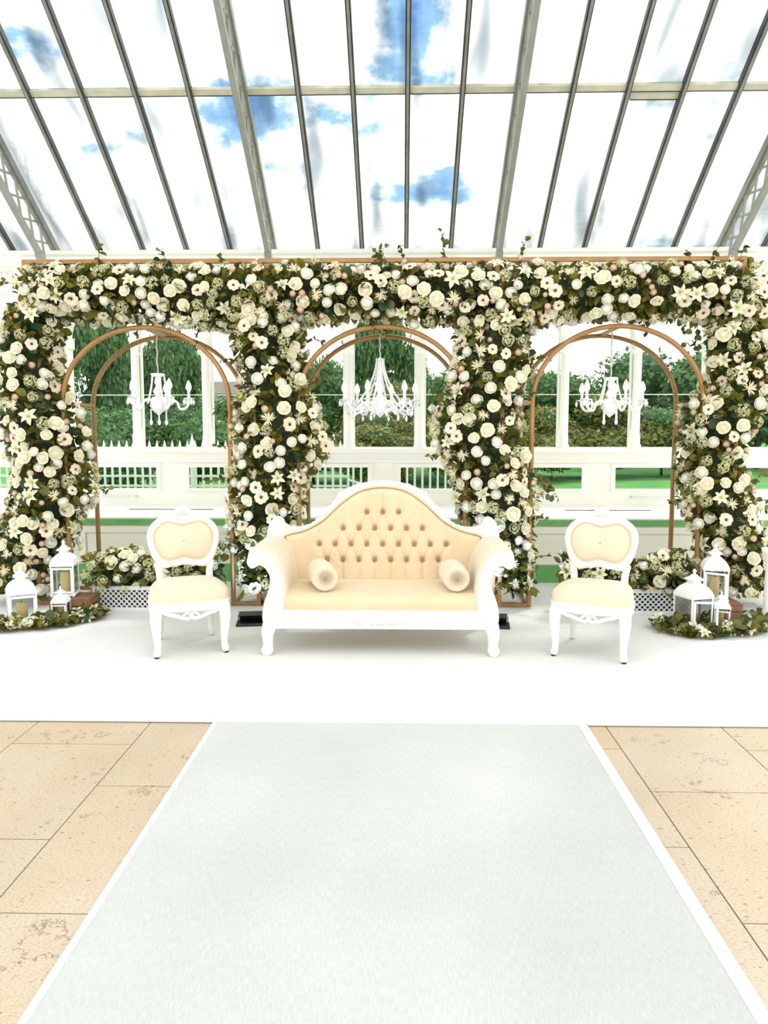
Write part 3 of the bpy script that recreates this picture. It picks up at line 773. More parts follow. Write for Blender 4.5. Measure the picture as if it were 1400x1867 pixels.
# bolsters
def bolster(px, py, Yf, ang, label):
    R_, L = .088, .36
    f = at(px, py, Yf)
    z = .012 + .418 + R_
    o = empty('bolster_cushion', (f.x, Yf, z - .004), ang); tag(o, label, 'cushion', 'bolsters on the sofa')
    Q = Matrix.Rotation(-PI/2, 4, 'X')           # z -> +y
    body = MB(); rows = []; n = 44
    def rr(r, k, amt): return r * (1 - amt * (k % 2))
    for r, z_, am in ((.012, .016, 0), (.03, .010, .10), (.05, .003, .07), (.07, .001, .04), (.082, .008, .01), (R_, .03, 0), (R_ + .004, .12, 0), (R_ + .005, .18, 0), (R_ + .004, .24, 0), (R_, L-.03, 0), (.082, L-.008, .01), (.07, L-.001, .04), (.04, L-.004, .08), (.012, L-.016, 0)):
        rows.append([(r * math.cos(2*PI*k/n), r * math.sin(2*PI*k/n), z_ + am * .16 * (k % 2)) for k in range(n)])
    body.grid(rows, closed=True, M=Q)
    b = body.build('bolster_cover', M['velvet_pale'], o, 180)
    inst('button', MB().lathe([(.014, 0), (.015, .004), (.009, .009), (.001, .011)], 12, Matrix.Rotation(PI/2, 4, 'X')).mesh('button', M['button'], 180), o, Matrix.Translation((0, .016, 0)))
    inst('button', MB().lathe([(.014, 0), (.015, .004), (.009, .009), (.001, .011)], 12, Matrix.Rotation(-PI/2, 4, 'X')).mesh('button', M['button'], 180), o, Matrix.Translation((0, L - .016, 0)))
bolster(594, 1060, 5.085, rad(14), 'cream round bolster cushion at the left arm of the sofa')
bolster(834, 1063, 5.085, rad(4), 'cream round bolster cushion at the right arm of the sofa')

# ================================================================== CHAIRS
def chair(x, y, rz, label):
    t = empty('side_chair', (x, y, .012), rz); tag(t, label, 'chair', 'white carved side chairs')
    RKY = .19
    def rk(z): return RKY + (z - .45) * .16
    inner = [(0, .826), (.05, .838), (.10, .852), (.15, .838), (.19, .797), (.205, .735), (.19, .668), (.15, .605), (.10, .583), (.05, .590), (0, .603)]
    outer = [(0, .898), (.055, .902), (.12, .896), (.185, .864), (.232, .815), (.250, .742), (.235, .660), (.205, .580), (.155, .528), (.08, .535), (0, .545)]
    def full(l): return catmull(P2(l + [(-a, b) for a, b in reversed(l[1:-1])]), 4)
    ic, oc = full(inner), full(outer); rows = []
    for u, dy in ((0, .02), (0, -.012), (.2, -.024), (.5, -.030), (.8, -.024), (1, -.010), (1, .022), (.5, .03), (0, .02)):
        rows.append([(a.x + (b.x-a.x)*u, rk(a.y + (b.y-a.y)*u) + dy, a.y + (b.y-a.y)*u) for a, b in zip(ic, oc)])
    fr = MB().grid(rows, closed=True).build('back_frame', M['sofa_white'], t, 60)
    cr = MB()                                                    # crest and lower shell
    cr.tube([(-.10, rk(.93)-.01, .890), (-.06, rk(.94)-.015, .912), (-.03, rk(.95)-.02, .926), (0, rk(.97)-.02, .944), (.03, rk(.95)-.02, .926), (.06, rk(.94)-.015, .912), (.10, rk(.93)-.01, .890)], [.010, .018, .024, .026, .024, .018, .010], 10)
    for s in (-1, 1): cr.ball((s*.075, rk(.93)-.02, .912), .014); cr.ball((s*.045, rk(.93)-.025, .900), .016)
    cr.ball((0, rk(.9)-.03, .872), .018, 8, 5, 1.4)
    cr.build('crest', M['sofa_white'], fr, 180)
    sh = MB()
    for k in range(-3, 4): sh.ball((k*.020, rk(.57)-.025, .565 - .003*k*k*.5), .015, 8, 5, 1.3)
    sh.build('shell_carving', M['sofa_white'], fr, 180)
    rows = []                                                    # padded back
    cc = Vector((0, .715, 0))
    for q in (1.0, .96, .88, .75, .55, .3, .02):
        rows.append([(cc.x + (a.x-cc.x)*q, rk(cc.y + (a.y-cc.y)*q) - .012 - .030 * (1 - q**4), cc.y + (a.y-cc.y)*q) for a in ic])
    MB().grid(rows, closed=True).build('back_pad', M['velvet_pale'], t, 180)
    MB().grid([[(a.x, rk(a.y)+.022, a.y) for a in ic], [(a.x*.02, rk(.72)+.03, .72) for a in ic]], closed=True).build('rear_pad', M['velvet_pale'], t, 180)
    MB().tube([(a.x, rk(a.y)-.018, a.y) for a in ic], .005, 6, True).build('piping', M['velvet'], t, 180)
    # seat plan: bowed front
    plan = [(-.235, -.20), (-.262, -.12), (-.250, .02), (-.215, .17), (-.12, .205), (0, .21), (.12, .205), (.215, .17), (.250, .02), (.262, -.12), (.235, -.20), (.12, -.232), (0, -.245), (-.12, -.232)]
    pc = catmull(P2(plan), 4); rows = []
    for q, z in ((.985, .355), (1.0, .368), (1.0, .405), (.97, .435), (.88, .458), (.70, .472), (.4, .480), (.02, .482)):
        rows.append([(p.x*q, p.y*q, z) for p in pc])
    MB().grid(rows, closed=True).build('seat', M['velvet_pale'], t, 180)
    rows = []
    for q, z in ((.90, .300), (1.0, .302), (1.02, .315), (1.01, .335), (1.03, .352), (1.03, .362), (.95, .366)):
        rows.append([(p.x*q, p.y*q, z) for p in pc])
    rail_o = MB().grid(rows, closed=True).build('seat_rail', M['sofa_white'], t, 50)
    ap = MB()                                                    # pierced apron scroll
    for s in (-1, 1):
        ap.tube([(s*.20, -.225, .305), (s*.15, -.24, .292), (s*.10, -.245, .280), (s*.055, -.25, .262), (s*.02, -.252, .258), (0, -.252, .27)], [.006, .012, .014, .012, .013, .013], 8)
        ap.tube([(s*.055, -.25, .262), (s*.045, -.25, .285), (s*.015, -.25, .300)], .008, 8)
    ap.ball((0, -.254, .283), .018)
    ap.build('apron', M['sofa_white'], t, 180)
    for s in (-1, 1):
        lg = MB().tube([(s*.215, -.195, .35), (s*.222, -.208, .30), (s*.226, -.216, .25), (s*.223, -.213, .18), (s*.218, -.208, .11), (s*.218, -.210, .06), (s*.223, -.220, .03), (s*.226, -.226, .008)],
                  [.040, .042, .038, .031, .025, .022, .025, .019], 12).build('leg', M['sofa_white'], t, 180)
        MB().tube([(s*.226, -.226, .010), (s*.226, -.226, 0)], .016, 10).build('foot_cap', M['black'], lg)
        lg = MB().tube([(s*.170, .165, .36), (s*.172, .195, .25), (s*.178, .235, .10), (s*.182, .262, .008)], [.026, .025, .021, .017], 8).build('leg', M['sofa_white'], t, 60)
        MB().tube([(s*.182, .262, .010), (s*.182, .262, 0)], .015, 8).build('foot_cap', M['black'], lg)
        MB().tube([(s*.170, .175, .34), (s*.170, .190, .44), (s*.174, rk(.5), .50), (s*.190, rk(.57), .57)], [.026, .026, .025, .022], 10).build('stile', M['sofa_white'], t, 180)
    return t
chair(-1.478, 5.195, rad(20.5), 'white carved side chair with cream seat left of the sofa')
chair(1.312, 5.155, rad(-22), 'white carved side chair with cream seat right of the sofa')

# ================================================================== CHANDELIERS
def chandelier(x, ztop, zarm, R_, zbot, n, label, style, rz=0.0):
    Yc = 6.79
    t = empty('chandelier', (x, Yc, 0), rz); tag(t, label, 'chandelier', 'crystal chandeliers in the arches')
    C = M['crystal']
    pts = [(.004 * math.sin(k * 1.3), .004 * math.cos(k * 1.1), ztop + (ART - .0 - ztop) * k / 12) for k in range(13)]
    MB().tube(pts, .006, 6).build('chain', M['cable'], t, 180)
    H = ztop - zarm
    prof = [(.006, ztop), (.022, ztop - .01), (.016, ztop - .05*H), (.03, ztop - .3*H), (.018, ztop - .42*H), (.045, ztop - .62*H), (.022, ztop - .78*H), (.055, zarm + .05), (.07, zarm), (.075, zarm - .03), (.05, zarm - .07), (.02, zarm - .095), (.006, zarm - .11)]
    MB().lathe([(r, z) for r, z in reversed(prof)], 14).build('stem', C, t, 180)
    if style != 'cone':
        MB().lathe([(.03, ztop - .03), (.055, ztop - .02), (.065, ztop - .005), (.055, ztop)], 14).build('crown', C, t, 60)
    bead = [.009, .007]
    drop = MB().lathe([(.001, -.06), (.010, -.045), (.013, -.03), (.006, -.012), (.002, 0)], 6)
    drop_me = drop.mesh('drop', C)
    for k in range(n):
        a = 2 * PI * k / n; ca, sa = math.cos(a), math.sin(a)
        def pol(r, z): return (r * ca, r * sa, z)
        ap = [pol(.05, zarm + .0), pol(.10, zarm + .03), pol(.16, zarm + .005), pol(R_*.70, zarm - .05), pol(R_*.88, zarm - .045), pol(R_*.99, zarm - .01), pol(R_, zarm + .03)]
        arm = MB().tube(catmull(ap, 4, False), .0115, 8).build('arm', C, t, 180)
        T = Matrix.Translation(pol(R_, zarm + .03))
        MB().lathe([(.012, -.004), (.045, .012), (.052, .016), (.020, .014), (.014, .030)], 12, T).build('drip_tray', C, arm, 60)
        MB().lathe([(.012, .02), (.0125, .075), (.008, .08)], 10, T).build('candle_tube', C, arm, 60)
        MB().lathe([(.009, .074), (.023, .095), (.025, .112), (.016, .145), (.002, .170)], 10, T).build('bulb', M['bulb'], arm, 180)
        for q in range(4):
            aa = a + PI/2 * q + .4
            inst('drop', drop_me, arm, T @ Matrix.Translation((.046 * math.cos(aa), .046 * math.sin(aa), .012)))
        # bead swag from crown to arm
        sw = MB(); nb_ = 22 if style == 'cone' else 18
        r0 = .03 if style == 'cone' else .055; z0 = ztop - .02; r1 = R_ * (.62 if style == 'cone' else .42); z1 = zarm + (.02 if style == 'cone' else .0)
        for q in range(nb_ + 1):
            f = q / nb_; sag = (.30 if style == 'cone' else .25) * H * f * (1 - f) * 1.2
            rr = r0 + (r1 - r0) * (f ** (1.6 if style == 'cone' else 1.3))
            sw.ball(pol(rr, z0 + (z1 - z0) * f - sag * .5), .0105 if style == 'cone' else .009, 6, 4)
        sw.build('bead_swag', C, t, 180)
        if style == 'cone':
            sw = MB()
            for q in range(17):
                f = q / 16; a2 = a + 2 * PI / n * f; sag = .07 * 4 * f * (1 - f)
                sw.ball((R_*.9 * math.cos(a2), R_*.9 * math.sin(a2), zarm + .02 - sag), .010, 6, 4)
            sw.build('bead_swag', C, t, 180)
            sw = MB()
            for q in range(13):
                f = q / 12; a2 = a + 2 * PI / n * f; sag = .05 * 4 * f * (1 - f)
                sw.ball((R_*.6 * math.cos(a2), R_*.6 * math.sin(a2), zarm - .01 - sag), .010, 6, 4)
            sw.build('bead_swag', C, t, 180)
            for q in range(1, 4):
                a2 = a + 2 * PI / n * q / 4; f = q / 4
                inst('drop', drop_me, t, Matrix.Translation((R_*.9 * math.cos(a2), R_*.9 * math.sin(a2), zarm + .02 - .07 * 4 * f * (1 - f))))
            ap = [pol(.05, zarm - .05), pol(R_*.3, zarm + .02), pol(R_*.55, zarm - .06), pol(R_*.75, zarm - .085)]
            MB().tube(catmull(ap, 4, False), .010, 6).build('scroll_arm', C, t, 180)
            inst('drop', drop_me, t, Matrix.Translation(pol(R_*.75, zarm - .085)))
    if style != 'cone':
        m = 3 if style == 'tiered' else 2
        for k in range(m):
            a = (2 * PI * k / m + .5) if m == 3 else (0.0 if k == 0 else PI)
            px, py = (.075 * math.cos(a), .075 * math.sin(a)) if m == 3 else (.052 * (1 - 2*k), -.03)
            s = MB(); nn = 9 if m == 3 else 7; rb = .008 if m == 3 else .011; L = (zarm - .05) - zbot - .035
            for q in range(nn): s.ball((px, py, zarm - .06 - L * q / nn), rb, 6, 4)
            s.lathe([(.001, zbot), (.012, zbot + .012), (.016, zbot + .03), (.006, zbot + .055), (.002, zbot + .065)], 8, Matrix.Translation((px, py, 0)))
            s.build('hanging_strand', C, t, 180)
    return t
chandelier(-2.145, 2.01, 1.755, .262, 1.555, 5, 'white crystal chandelier with three bead strands in the left arch', 'tiered', .35)
chandelier(-.190, 2.145, 1.735, .315, 1.60, 6, 'large conical white beaded chandelier above the sofa in the middle arch', 'cone', .22)
chandelier(1.812, 1.97, 1.735, .272, 1.558, 5, 'white crystal chandelier with two hanging drops in the right arch', 'pair', -.1)

# ================================================================== FLOWERS: one mesh of each kind, radius 1, facing +z
def petal_rev(mb, a, hw, prof, dip=.25, nu=4, twist=0.0, point=0.0):
    """petal as a patch of a surface of revolution"""
    rows = []
    for v, (r, z) in enumerate(prof):
        f = v / (len(prof) - 1); w = hw * (.55 + .45 * math.sin(PI * min(1, f * .9 + .1))) * (1 - point * f**2)
        row = []
        for k in range(nu + 1):
            u = -1 + 2 * k / nu
            zz = z - dip * (u*u) * f**2 * abs(prof[-1][1] - prof[0][1] + .25)
            row.append((r * math.cos(a + u*w + twist*f), r * math.sin(a + u*w + twist*f), zz))
        rows.append(row)
    mb.grid(rows)
def rose_mesh(name, mat, rings, seed, dome):
    r_ = random.Random(seed); mb = MB()
    for (n, R_, h, open_) in rings:
        a0 = r_.uniform(0, 6)
        for k in range(n):
            a = a0 + 2*PI*k/n + r_.uniform(-.15, .15); j = r_.uniform(.93, 1.07)
            prof = [(.06, -.12), (R_*.72*j, .05 + h*.15), (R_*.93*j, h*.55), (R_*(1.0 + open_*.5)*j, h*.9), (R_*(1.0 + open_)*j, h*(1.0 - open_*.55))]
            petal_rev(mb, a, PI/n*1.35, prof, .30)
    mb.ball((0, 0, dome[1]), dome[0], 12, 7, dome[2])
    return mb.mesh(name, M[mat], 180)
rose_me = [rose_mesh('rose', 'rose', [(3, .20, .80, .00), (4, .38, .76, .06), (5, .56, .66, .12), (6, .74, .50, .20), (6, .86, .32, .24)], s, (.60, .10, .95)) for s in (1, 2)]
peony_me = [rose_mesh('ranunculus', 'peony', [(3, .26, 1.0, -.35), (4, .50, .93, -.22), (5, .72, .80, -.12), (5, .88, .60, -.02), (6, .94, .40, .06)], s, (.80, .08, .98)) for s in (3, 4)]
bud_me = rose_mesh('rosebud', 'bud', [(3, .45, 1.2, -.35), (4, .70, 1.15, -.30), (5, .88, .95, -.12)], 5, (.7, .35, 1.15))
def flat_petal(mb, a, L, w, prof, nu=2, cup=.1):
    rows = []; ca, sa = math.cos(a), math.sin(a)
    for f, wf, z in prof:
        row = []
        for k in range(nu + 1):
            u = -1 + 2*k/nu; r = f * L; t = u * w * wf
            row.append((ca*r - sa*t, sa*r + ca*t, z + cup*u*u*wf))
        rows.append(row)
    mb.grid(rows)
def anemone():
    mb = MB(); r_ = random.Random(8)
    for ring, (n, L, z) in enumerate(((8, 1.0, 0), (7, .82, .06))):
        for k in range(n):
            flat_petal(mb, 2*PI*k/n + ring*.4 + r_.uniform(-.1, .1), L*r_.uniform(.92, 1.05), .36, [(.08, .3, z), (.4, .8, z+.07), (.72, 1.0, z+.14), (.93, .8, z+.15), (1.03, .35, z+.12)])
    c = MB(); c.ball((0, 0, .12), .20, 10, 6, .7)
    for k in range(14):
        a = 2*PI*k/14; c.ball((.27*math.cos(a), .27*math.sin(a), .13), .04, 5, 3)
    return mb.mesh('anemone', M['anemone'], 180), c.mesh('flower_centre', M['anemone_centre'], 180)
anem_me, anemc_me = anemone()
def lily():
    mb = MB()
    for k in range(6):
        flat_petal(mb, PI*k/3, 1.15 if k % 2 else 1.0, .30 if k % 2 else .24, [(.03, .3, -.1), (.25, .75, .15), (.5, 1.0, .30), (.75, .75, .34), (.95, .30, .24), (1.06, .02, .12)], 2, .10)
    c = MB(); c.ball((0, 0, .12), .12, 8, 4, 1.0)
    for k in range(6):
        a = PI*k/3 + .5; c.tube([(0, 0, .05), (.12*math.cos(a), .12*math.sin(a), .35), (.22*math.cos(a), .22*math.sin(a), .55)], .014, 4); c.ball((.23*math.cos(a), .23*math.sin(a), .56), .045, 5, 3)
    return mb.mesh('lily', M['lily'], 180), c.mesh('stamens', M['stamen'], 180)
lily_me, lilyc_me = lily()
def star():
    mb = MB(); r_ = random.Random(9)
    for k in range(30):
        a = r_.uniform(0, 2*PI); el = r_.uniform(.0, 1.25); L = r_.uniform(.8, 1.1)
        d = Vector((math.cos(a)*math.cos(el), math.sin(a)*math.cos(el), math.sin(el)*.8)); s = d.cross(Vector((0, 0, 1)))
        s = s.normalized() if s.length > .05 else Vector((1, 0, 0)); w = .055
        mb.add([d*.08 - s*w*.6, d*.08 + s*w*.6, d*L*.6 + s*w, d*L, d*L*.6 - s*w], [(0, 1, 2, 3, 4)])
    mb.ball((0, 0, .05), .2, 7, 4)
    return mb.mesh('spider_bloom', M['star'])
star_me = star()
def hydrangea():
    mb = MB(); r_ = random.Random(10); pts = []
    while len(pts) < 34:
        d = Vector((r_.gauss(0, 1), r_.gauss(0, 1), abs(r_.gauss(0, 1)) * .9)).normalized()
        if all((d - q).length > .30 for q in pts) or r_.random() < .02: pts.append(d)
    for d in pts:
        q = d.to_track_quat('Z', 'Y').to_matrix().to_4x4(); T = Matrix.Translation(d * r_.uniform(.75, .95)) @ q @ Matrix.Rotation(r_.uniform(0, 3), 4, 'Z')
        o = .05
        vs = [(0, 0, 0)]; fs = []
        for k in range(4):
            a = PI/2*k; b = len(vs)
            vs += [(.17*math.cos(a-.5), .17*math.sin(a-.5), .05), (.24*math.cos(a), .24*math.sin(a), .03), (.17*math.cos(a+.5), .17*math.sin(a+.5), .05)]
            fs.append((0, b, b+1, b+2))
        mb.add(vs, fs, T)
    return mb.mesh('hydrangea', M['hydrangea'])
hyd_me = hydrangea()
def leaf_shape(kind):
    if kind == 0: pr = [(0, .05), (.2, .20), (.45, .30), (.7, .24), (.9, .10), (1, .01)]
    elif kind == 1: pr = [(0, .06), (.2, .32), (.5, .46), (.8, .36), (.97, .12), (1.0, .03)]
    else: pr = [(0, .04), (.3, .14), (.6, .15), (.85, .08), (1, .01)]
    vs = []; fs = []
    for y, w in pr:
        b = len(vs); bend = -.18 * y * y
        vs += [(-w, y, .10*w/.3 + bend), (0, y, bend), (w, y, .10*w/.3 + bend)]
        if b: fs += [(b-3, b-2, b+1, b), (b-2, b-1, b+2, b+1)]
    return vs, fs
LEAVES = [leaf_shape(k) for k in range(3)]
leaf_me = [MB().add(*L).mesh('leaf', M['leaf_single'], 180) for L in LEAVES]

KINDS_W = [('rose', 26), ('ranunculus', 20), ('anemone', 13), ('lily', 10), ('spider_bloom', 13), ('hydrangea', 19), ('rosebud', 10)]
RADII = {'rose': .049, 'ranunculus': .045, 'anemone': .050, 'lily': .062, 'spider_bloom': .064, 'hydrangea': .055, 'rosebud': .029}
def put_flower(par, kind, p, nrm, rng, scale=1.0):
    r = RADII[kind] * rng.uniform(.85, 1.18) * scale
    q = nrm.to_track_quat('Z', 'Y').to_matrix().to_4x4()
    T = Matrix.Translation(p) @ q @ Matrix.Rotation(rng.uniform(0, 6.28), 4, 'Z') @ Matrix.Diagonal((r, r, r, 1))
    if kind == 'rose': inst('rose', rng.choice(rose_me), par, T)
    elif kind == 'ranunculus': inst('ranunculus', rng.choice(peony_me), par, T)
    elif kind == 'anemone': inst('flower_centre', anemc_me, inst('anemone', anem_me, par, T), Matrix.Identity(4))
    elif kind == 'lily': inst('stamens', lilyc_me, inst('lily', lily_me, par, T), Matrix.Identity(4))
    elif kind == 'spider_bloom': inst('spider_bloom', star_me, par, T)
    elif kind == 'hydrangea': inst('hydrangea', hyd_me, par, T)
    else: inst('rosebud', bud_me, par, T)
    return r
def pick_kind(rng, wts=KINDS_W):
    s = rng.uniform(0, sum(w for _, w in wts))
    for k, w in wts:
        s -= w
        if s <= 0: return k
    return wts[0][0]
def leaf_T(p, d, rng, s):
    """leaf starting at p growing along d"""
    q = d.to_track_quat('Y', 'Z').to_matrix().to_4x4()
    return Matrix.Translation(p) @ q @ Matrix.Rotation(rng.uniform(-1.2, 1.2), 4, 'Y') @ Matrix.Diagonal((s, s, s, 1))
def rdir(rng): return Vector((rng.gauss(0, 1), rng.gauss(0, 1), rng.gauss(0, 1))).normalized()
def sprig(par, p, d, L, rng, mat='leaf', droop=.25, ls=.055):
    n = max(4, int(L / .04)); pts = []; q = p.copy(); dd = d.normalized(); mb = MB()
    for k in range(n + 1):
        pts.append(q.copy()); dd = (dd + Vector((0, 0, -droop / n)) + rdir(rng) * .10).normalized(); q = q + dd * (L / n)
    mb.tube(pts, [.005 * (1 - .7 * k / n) for k in range(n + 1)], 4)
    for k in range(1, n + 1):
        for s in (-1, 1):
            side = (rdir(rng) + dd * .5).normalized(); vs, fs = LEAVES[rng.choice((0, 1))]
            mb.add(vs, fs, leaf_T(pts[k], side, rng, ls * rng.uniform(.7, 1.1)))
    o = mb.build('sprig', M[mat], par, 180); return o

def garland(root, centre, radii, axis, arc, smax, nfl, mind, nleaf, nstuff, seed, wts=KINDS_W, core=.66, fscale=1.0, lsize=.062):
    """centre(s), radii(s) -> (a, b); axis 'Z' (column) or 'X' (swag); arc = angles around the axis seen from the front (0 = front)"""
    rng = random.Random(seed)
    def frame(s, phi, q):
        a, b = radii(s); c = centre(s)
        lump = 1 + .22 * noise.noise(Vector((s * 7 + seed, math.cos(phi) * 1.3, math.sin(phi) * 1.3)))
        if axis == 'Z':
            off = Vector((a * math.sin(phi), -b * math.cos(phi), 0)); n = Vector((math.sin(phi) / a, -math.cos(phi) / b, 0)).normalized()
        else:
            off = Vector((0, -b * math.cos(phi), a * math.sin(phi))); n = Vector((0, -math.cos(phi) / b, math.sin(phi) / a)).normalized()
        return c + off * (q * lump), n
    pts = []; tries = 0
    while len(pts) < nfl and tries < nfl * 60:
        tries += 1
        s = rng.uniform(0, smax); phi = rng.uniform(-arc, arc)
        p, n = frame(s, phi, rng.uniform(.94, 1.14))
        k = pick_kind(rng, wts); rr = RADII[k] * fscale
        if any((p - q).length < (rr + r2) * mind for q, r2 in pts): continue
        n = (n + rdir(rng) * .38 + Vector((0, -.25, .10))).normalized()
        pts.append((p, rr)); put_flower(root, k, p, n, rng, fscale)
    for _ in range(nleaf):
        p, n = frame(rng.uniform(0, smax), rng.uniform(-arc, arc), rng.uniform(.86, 1.0))
        d = (n + rdir(rng) * .9).normalized(); kd = rng.choice((0, 1, 1, 0, 2))
        inst('leaf', leaf_me[kd], root, leaf_T(p, d, rng, lsize * rng.uniform(.9, 1.6)))
    mb = MB()
    for _ in range(nstuff):
        p, n = frame(rng.uniform(0, smax), rng.uniform(-PI, PI), rng.uniform(.55, .98))
        d = (n + rdir(rng) * .9).normalized(); vs, fs = LEAVES[rng.choice((0, 1, 2, 1))]
        mb.add(vs, fs, leaf_T(p, d, rng, lsize * rng.uniform(.7, 1.5)))
    o = mb.build('foliage', M['leaf'], root, 180); o['kind'] = 'stuff'
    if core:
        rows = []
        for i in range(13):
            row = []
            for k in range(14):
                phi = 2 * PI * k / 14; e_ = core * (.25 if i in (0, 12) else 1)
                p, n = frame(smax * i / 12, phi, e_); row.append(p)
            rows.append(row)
        MB().grid(rows, closed=True).build('shade_core', M['core_shade'], root, 180)  # unseen filler added to give the garland a dark, shaded interior
    return frame

GY = 6.57
def column_tab(tab):
    cs = [(at((a + b) / 2, y, GY).x, at((a + b) / 2, y, GY).z, (at(b, y, GY).x - at(a, y, GY).x) / 2) for y, a, b in tab]
    z0, z1 = cs[-1][1], cs[0][1]
    xt = sorted((c[1], c[0]) for c in cs); rt_ = sorted((c[1], c[2]) for c in cs)
    def cen(s): z = max(.13, z0) + (z1 - max(.13, z0)) * s; return Vector((lerp_tab(xt, z), GY, z))
    def rd(s): z = max(.13, z0) + (z1 - max(.13, z0)) * s; a = lerp_tab(rt_, z) * .92; return (a, max(.18, min(.34, a * 1.0)))
    return cen, rd, max(.13, z0)
COLS = [
 ('tall cream and white flower column at the left edge above the lanterns', [(555, 20, 125), (600, 5, 110), (650, 0, 112), (700, -5, 118), (750, 5, 145), (800, 20, 158), (850, 30, 165), (900, 28, 172), (950, 5, 140), (1000, -10, 128), (1050, -15, 118), (1095, -10, 110)]),
 ('cream and white flower column between the left and middle arches', [(555, 430, 560), (600, 425, 555), (650, 428, 552), (700, 432, 562), (750, 438, 588), (800, 432, 600), (830, 430, 590), (870, 420, 560), (920, 418, 548), (970, 425, 545), (1020, 432, 525), (1060, 440, 505), (1118, 445, 495)]),
 ('cream and white flower column between the middle and right arches', [(555, 815, 965), (600, 825, 968), (650, 832, 968), (700, 820, 960), (740, 792, 950), (780, 780, 946), (820, 795, 958), (860, 815, 972), (910, 835, 978), (950, 845, 968), (1000, 880, 968), (1050, 900, 970), (1112, 915, 968)]),
 ('tall cream and white flower column at the right edge above the lanterns', [(555, 1285, 1390), (600, 1290, 1400), (650, 1292, 1410), (700, 1285, 1410), (750, 1250, 1390), (800, 1240, 1362), (850, 1236, 1352), (900, 1236, 1366), (950, 1245, 1378), (1000, 1280, 1402), (1060, 1290, 1410), (1112, 1290, 1410)]),
]
for i, (lb, tab) in enumerate(COLS):
    cen, rd, zb = column_tab(tab)
    g = empty('flower_column', (0, 0, 0)); tag(g, lb, 'flowers', 'flower columns on the gold frames')
    fr = garland(g, cen, rd, 'Z', 1.95, 1.0, 210, .78, 150, 2300, 100 + i)
    rng = random.Random(300 + i)
    for k in range(9):
        phi = rng.choice((-1, 1)) * rng.uniform(.9, 1.7); p, n = fr(rng.uniform(.1, .95), phi, .9)
        sprig(g, p, n + Vector((0, -.2, .2)), rng.uniform(.16, .30), rng)
    if i == 2:
        p = at(958, 862, 6.40); sprig(g, p, Vector((1, -.1, .25)), .26, rng, droop=1.6, ls=.06)
        p = at(955, 872, 6.42); sprig(g, p, Vector((1, -.2, .1)), .22, rng, droop=1.2, ls=.055)
    if i == 3:
        p = at(1345, 885, 6.42); sprig(g, p, Vector((1, -.1, .35)), .30, rng, droop=.1, ls=.055)
        p = at(1262, 782, 6.40); sprig(g, p, Vector((-1, -.1, .15)), .20, rng, droop=.2, ls=.055)
        p = at(1262, 905, 6.40); sprig(g, p, Vector((-1, -.1, -.1)), .18, rng, droop=.4, ls=.05)
    if i == 1:
        p = at(560, 705, 6.40); sprig(g, p, Vector((.9, -.1, .45)), .20, rng, droop=.1, ls=.06)
        p = at(440, 985, 6.38); sprig(g, p, Vector((-1, -.1, .1)), .15, rng, droop=.3, ls=.05)
SWG = [
 ('flower swag along the top of the left arch frame', -3.12, -1.28, [(-3.2, .16), (-2.6, .20), (-2.15, .20), (-1.6, .22), (-1.1, .26)]),
 ('flower swag along the top of the middle arch frame', -1.24, .78, [(-1.3, .27), (-.8, .22), (-.2, .19), (.3, .21), (.9, .27)]),
 ('flower swag along the top of the right arch frame', .82, 2.92, [(.8, .27), (1.2, .22), (1.7, .19), (2.3, .20), (3.0, .24)]),
]
for i, (lb, x0, x1, rt2) in enumerate(SWG):
    g = empty('flower_swag', (0, 0, 0)); tag(g, lb, 'flowers', 'flower swags along the frame tops')
    zc = lambda x: 2.845 - lerp_tab(rt2, x)
    cen = lambda s: Vector((x0 + (x1 - x0) * s, GY, zc(x0 + (x1 - x0) * s)))
    rd = lambda s: (lerp_tab(rt2, x0 + (x1 - x0) * s) * 1.02, .30)
    fr = garland(g, cen, rd, 'X', 2.0, 1.0, 170, .78, 130, 2000, 200 + i, core=.6)
    rng = random.Random(400 + i)
    for k in range(8):
        up = k % 2 == 0
        p, n = fr(rng.uniform(.05, .95), (1.35 if up else -1.5) + rng.uniform(-.2, .2), .9)
        sprig(g, p, n + Vector((rng.uniform(-.6, .6), -.2, .1)), rng.uniform(.12, .24), rng)
    if i == 1:
        p, n = fr(.79, 1.4, .8); sprig(g, p, Vector((.05, -.1, 1)), .34, rng, droop=0)
    if i == 0:
        p, n = fr(.01, .2, .8); sprig(g, p, Vector((-1, -.2, .1)), .22, rng)
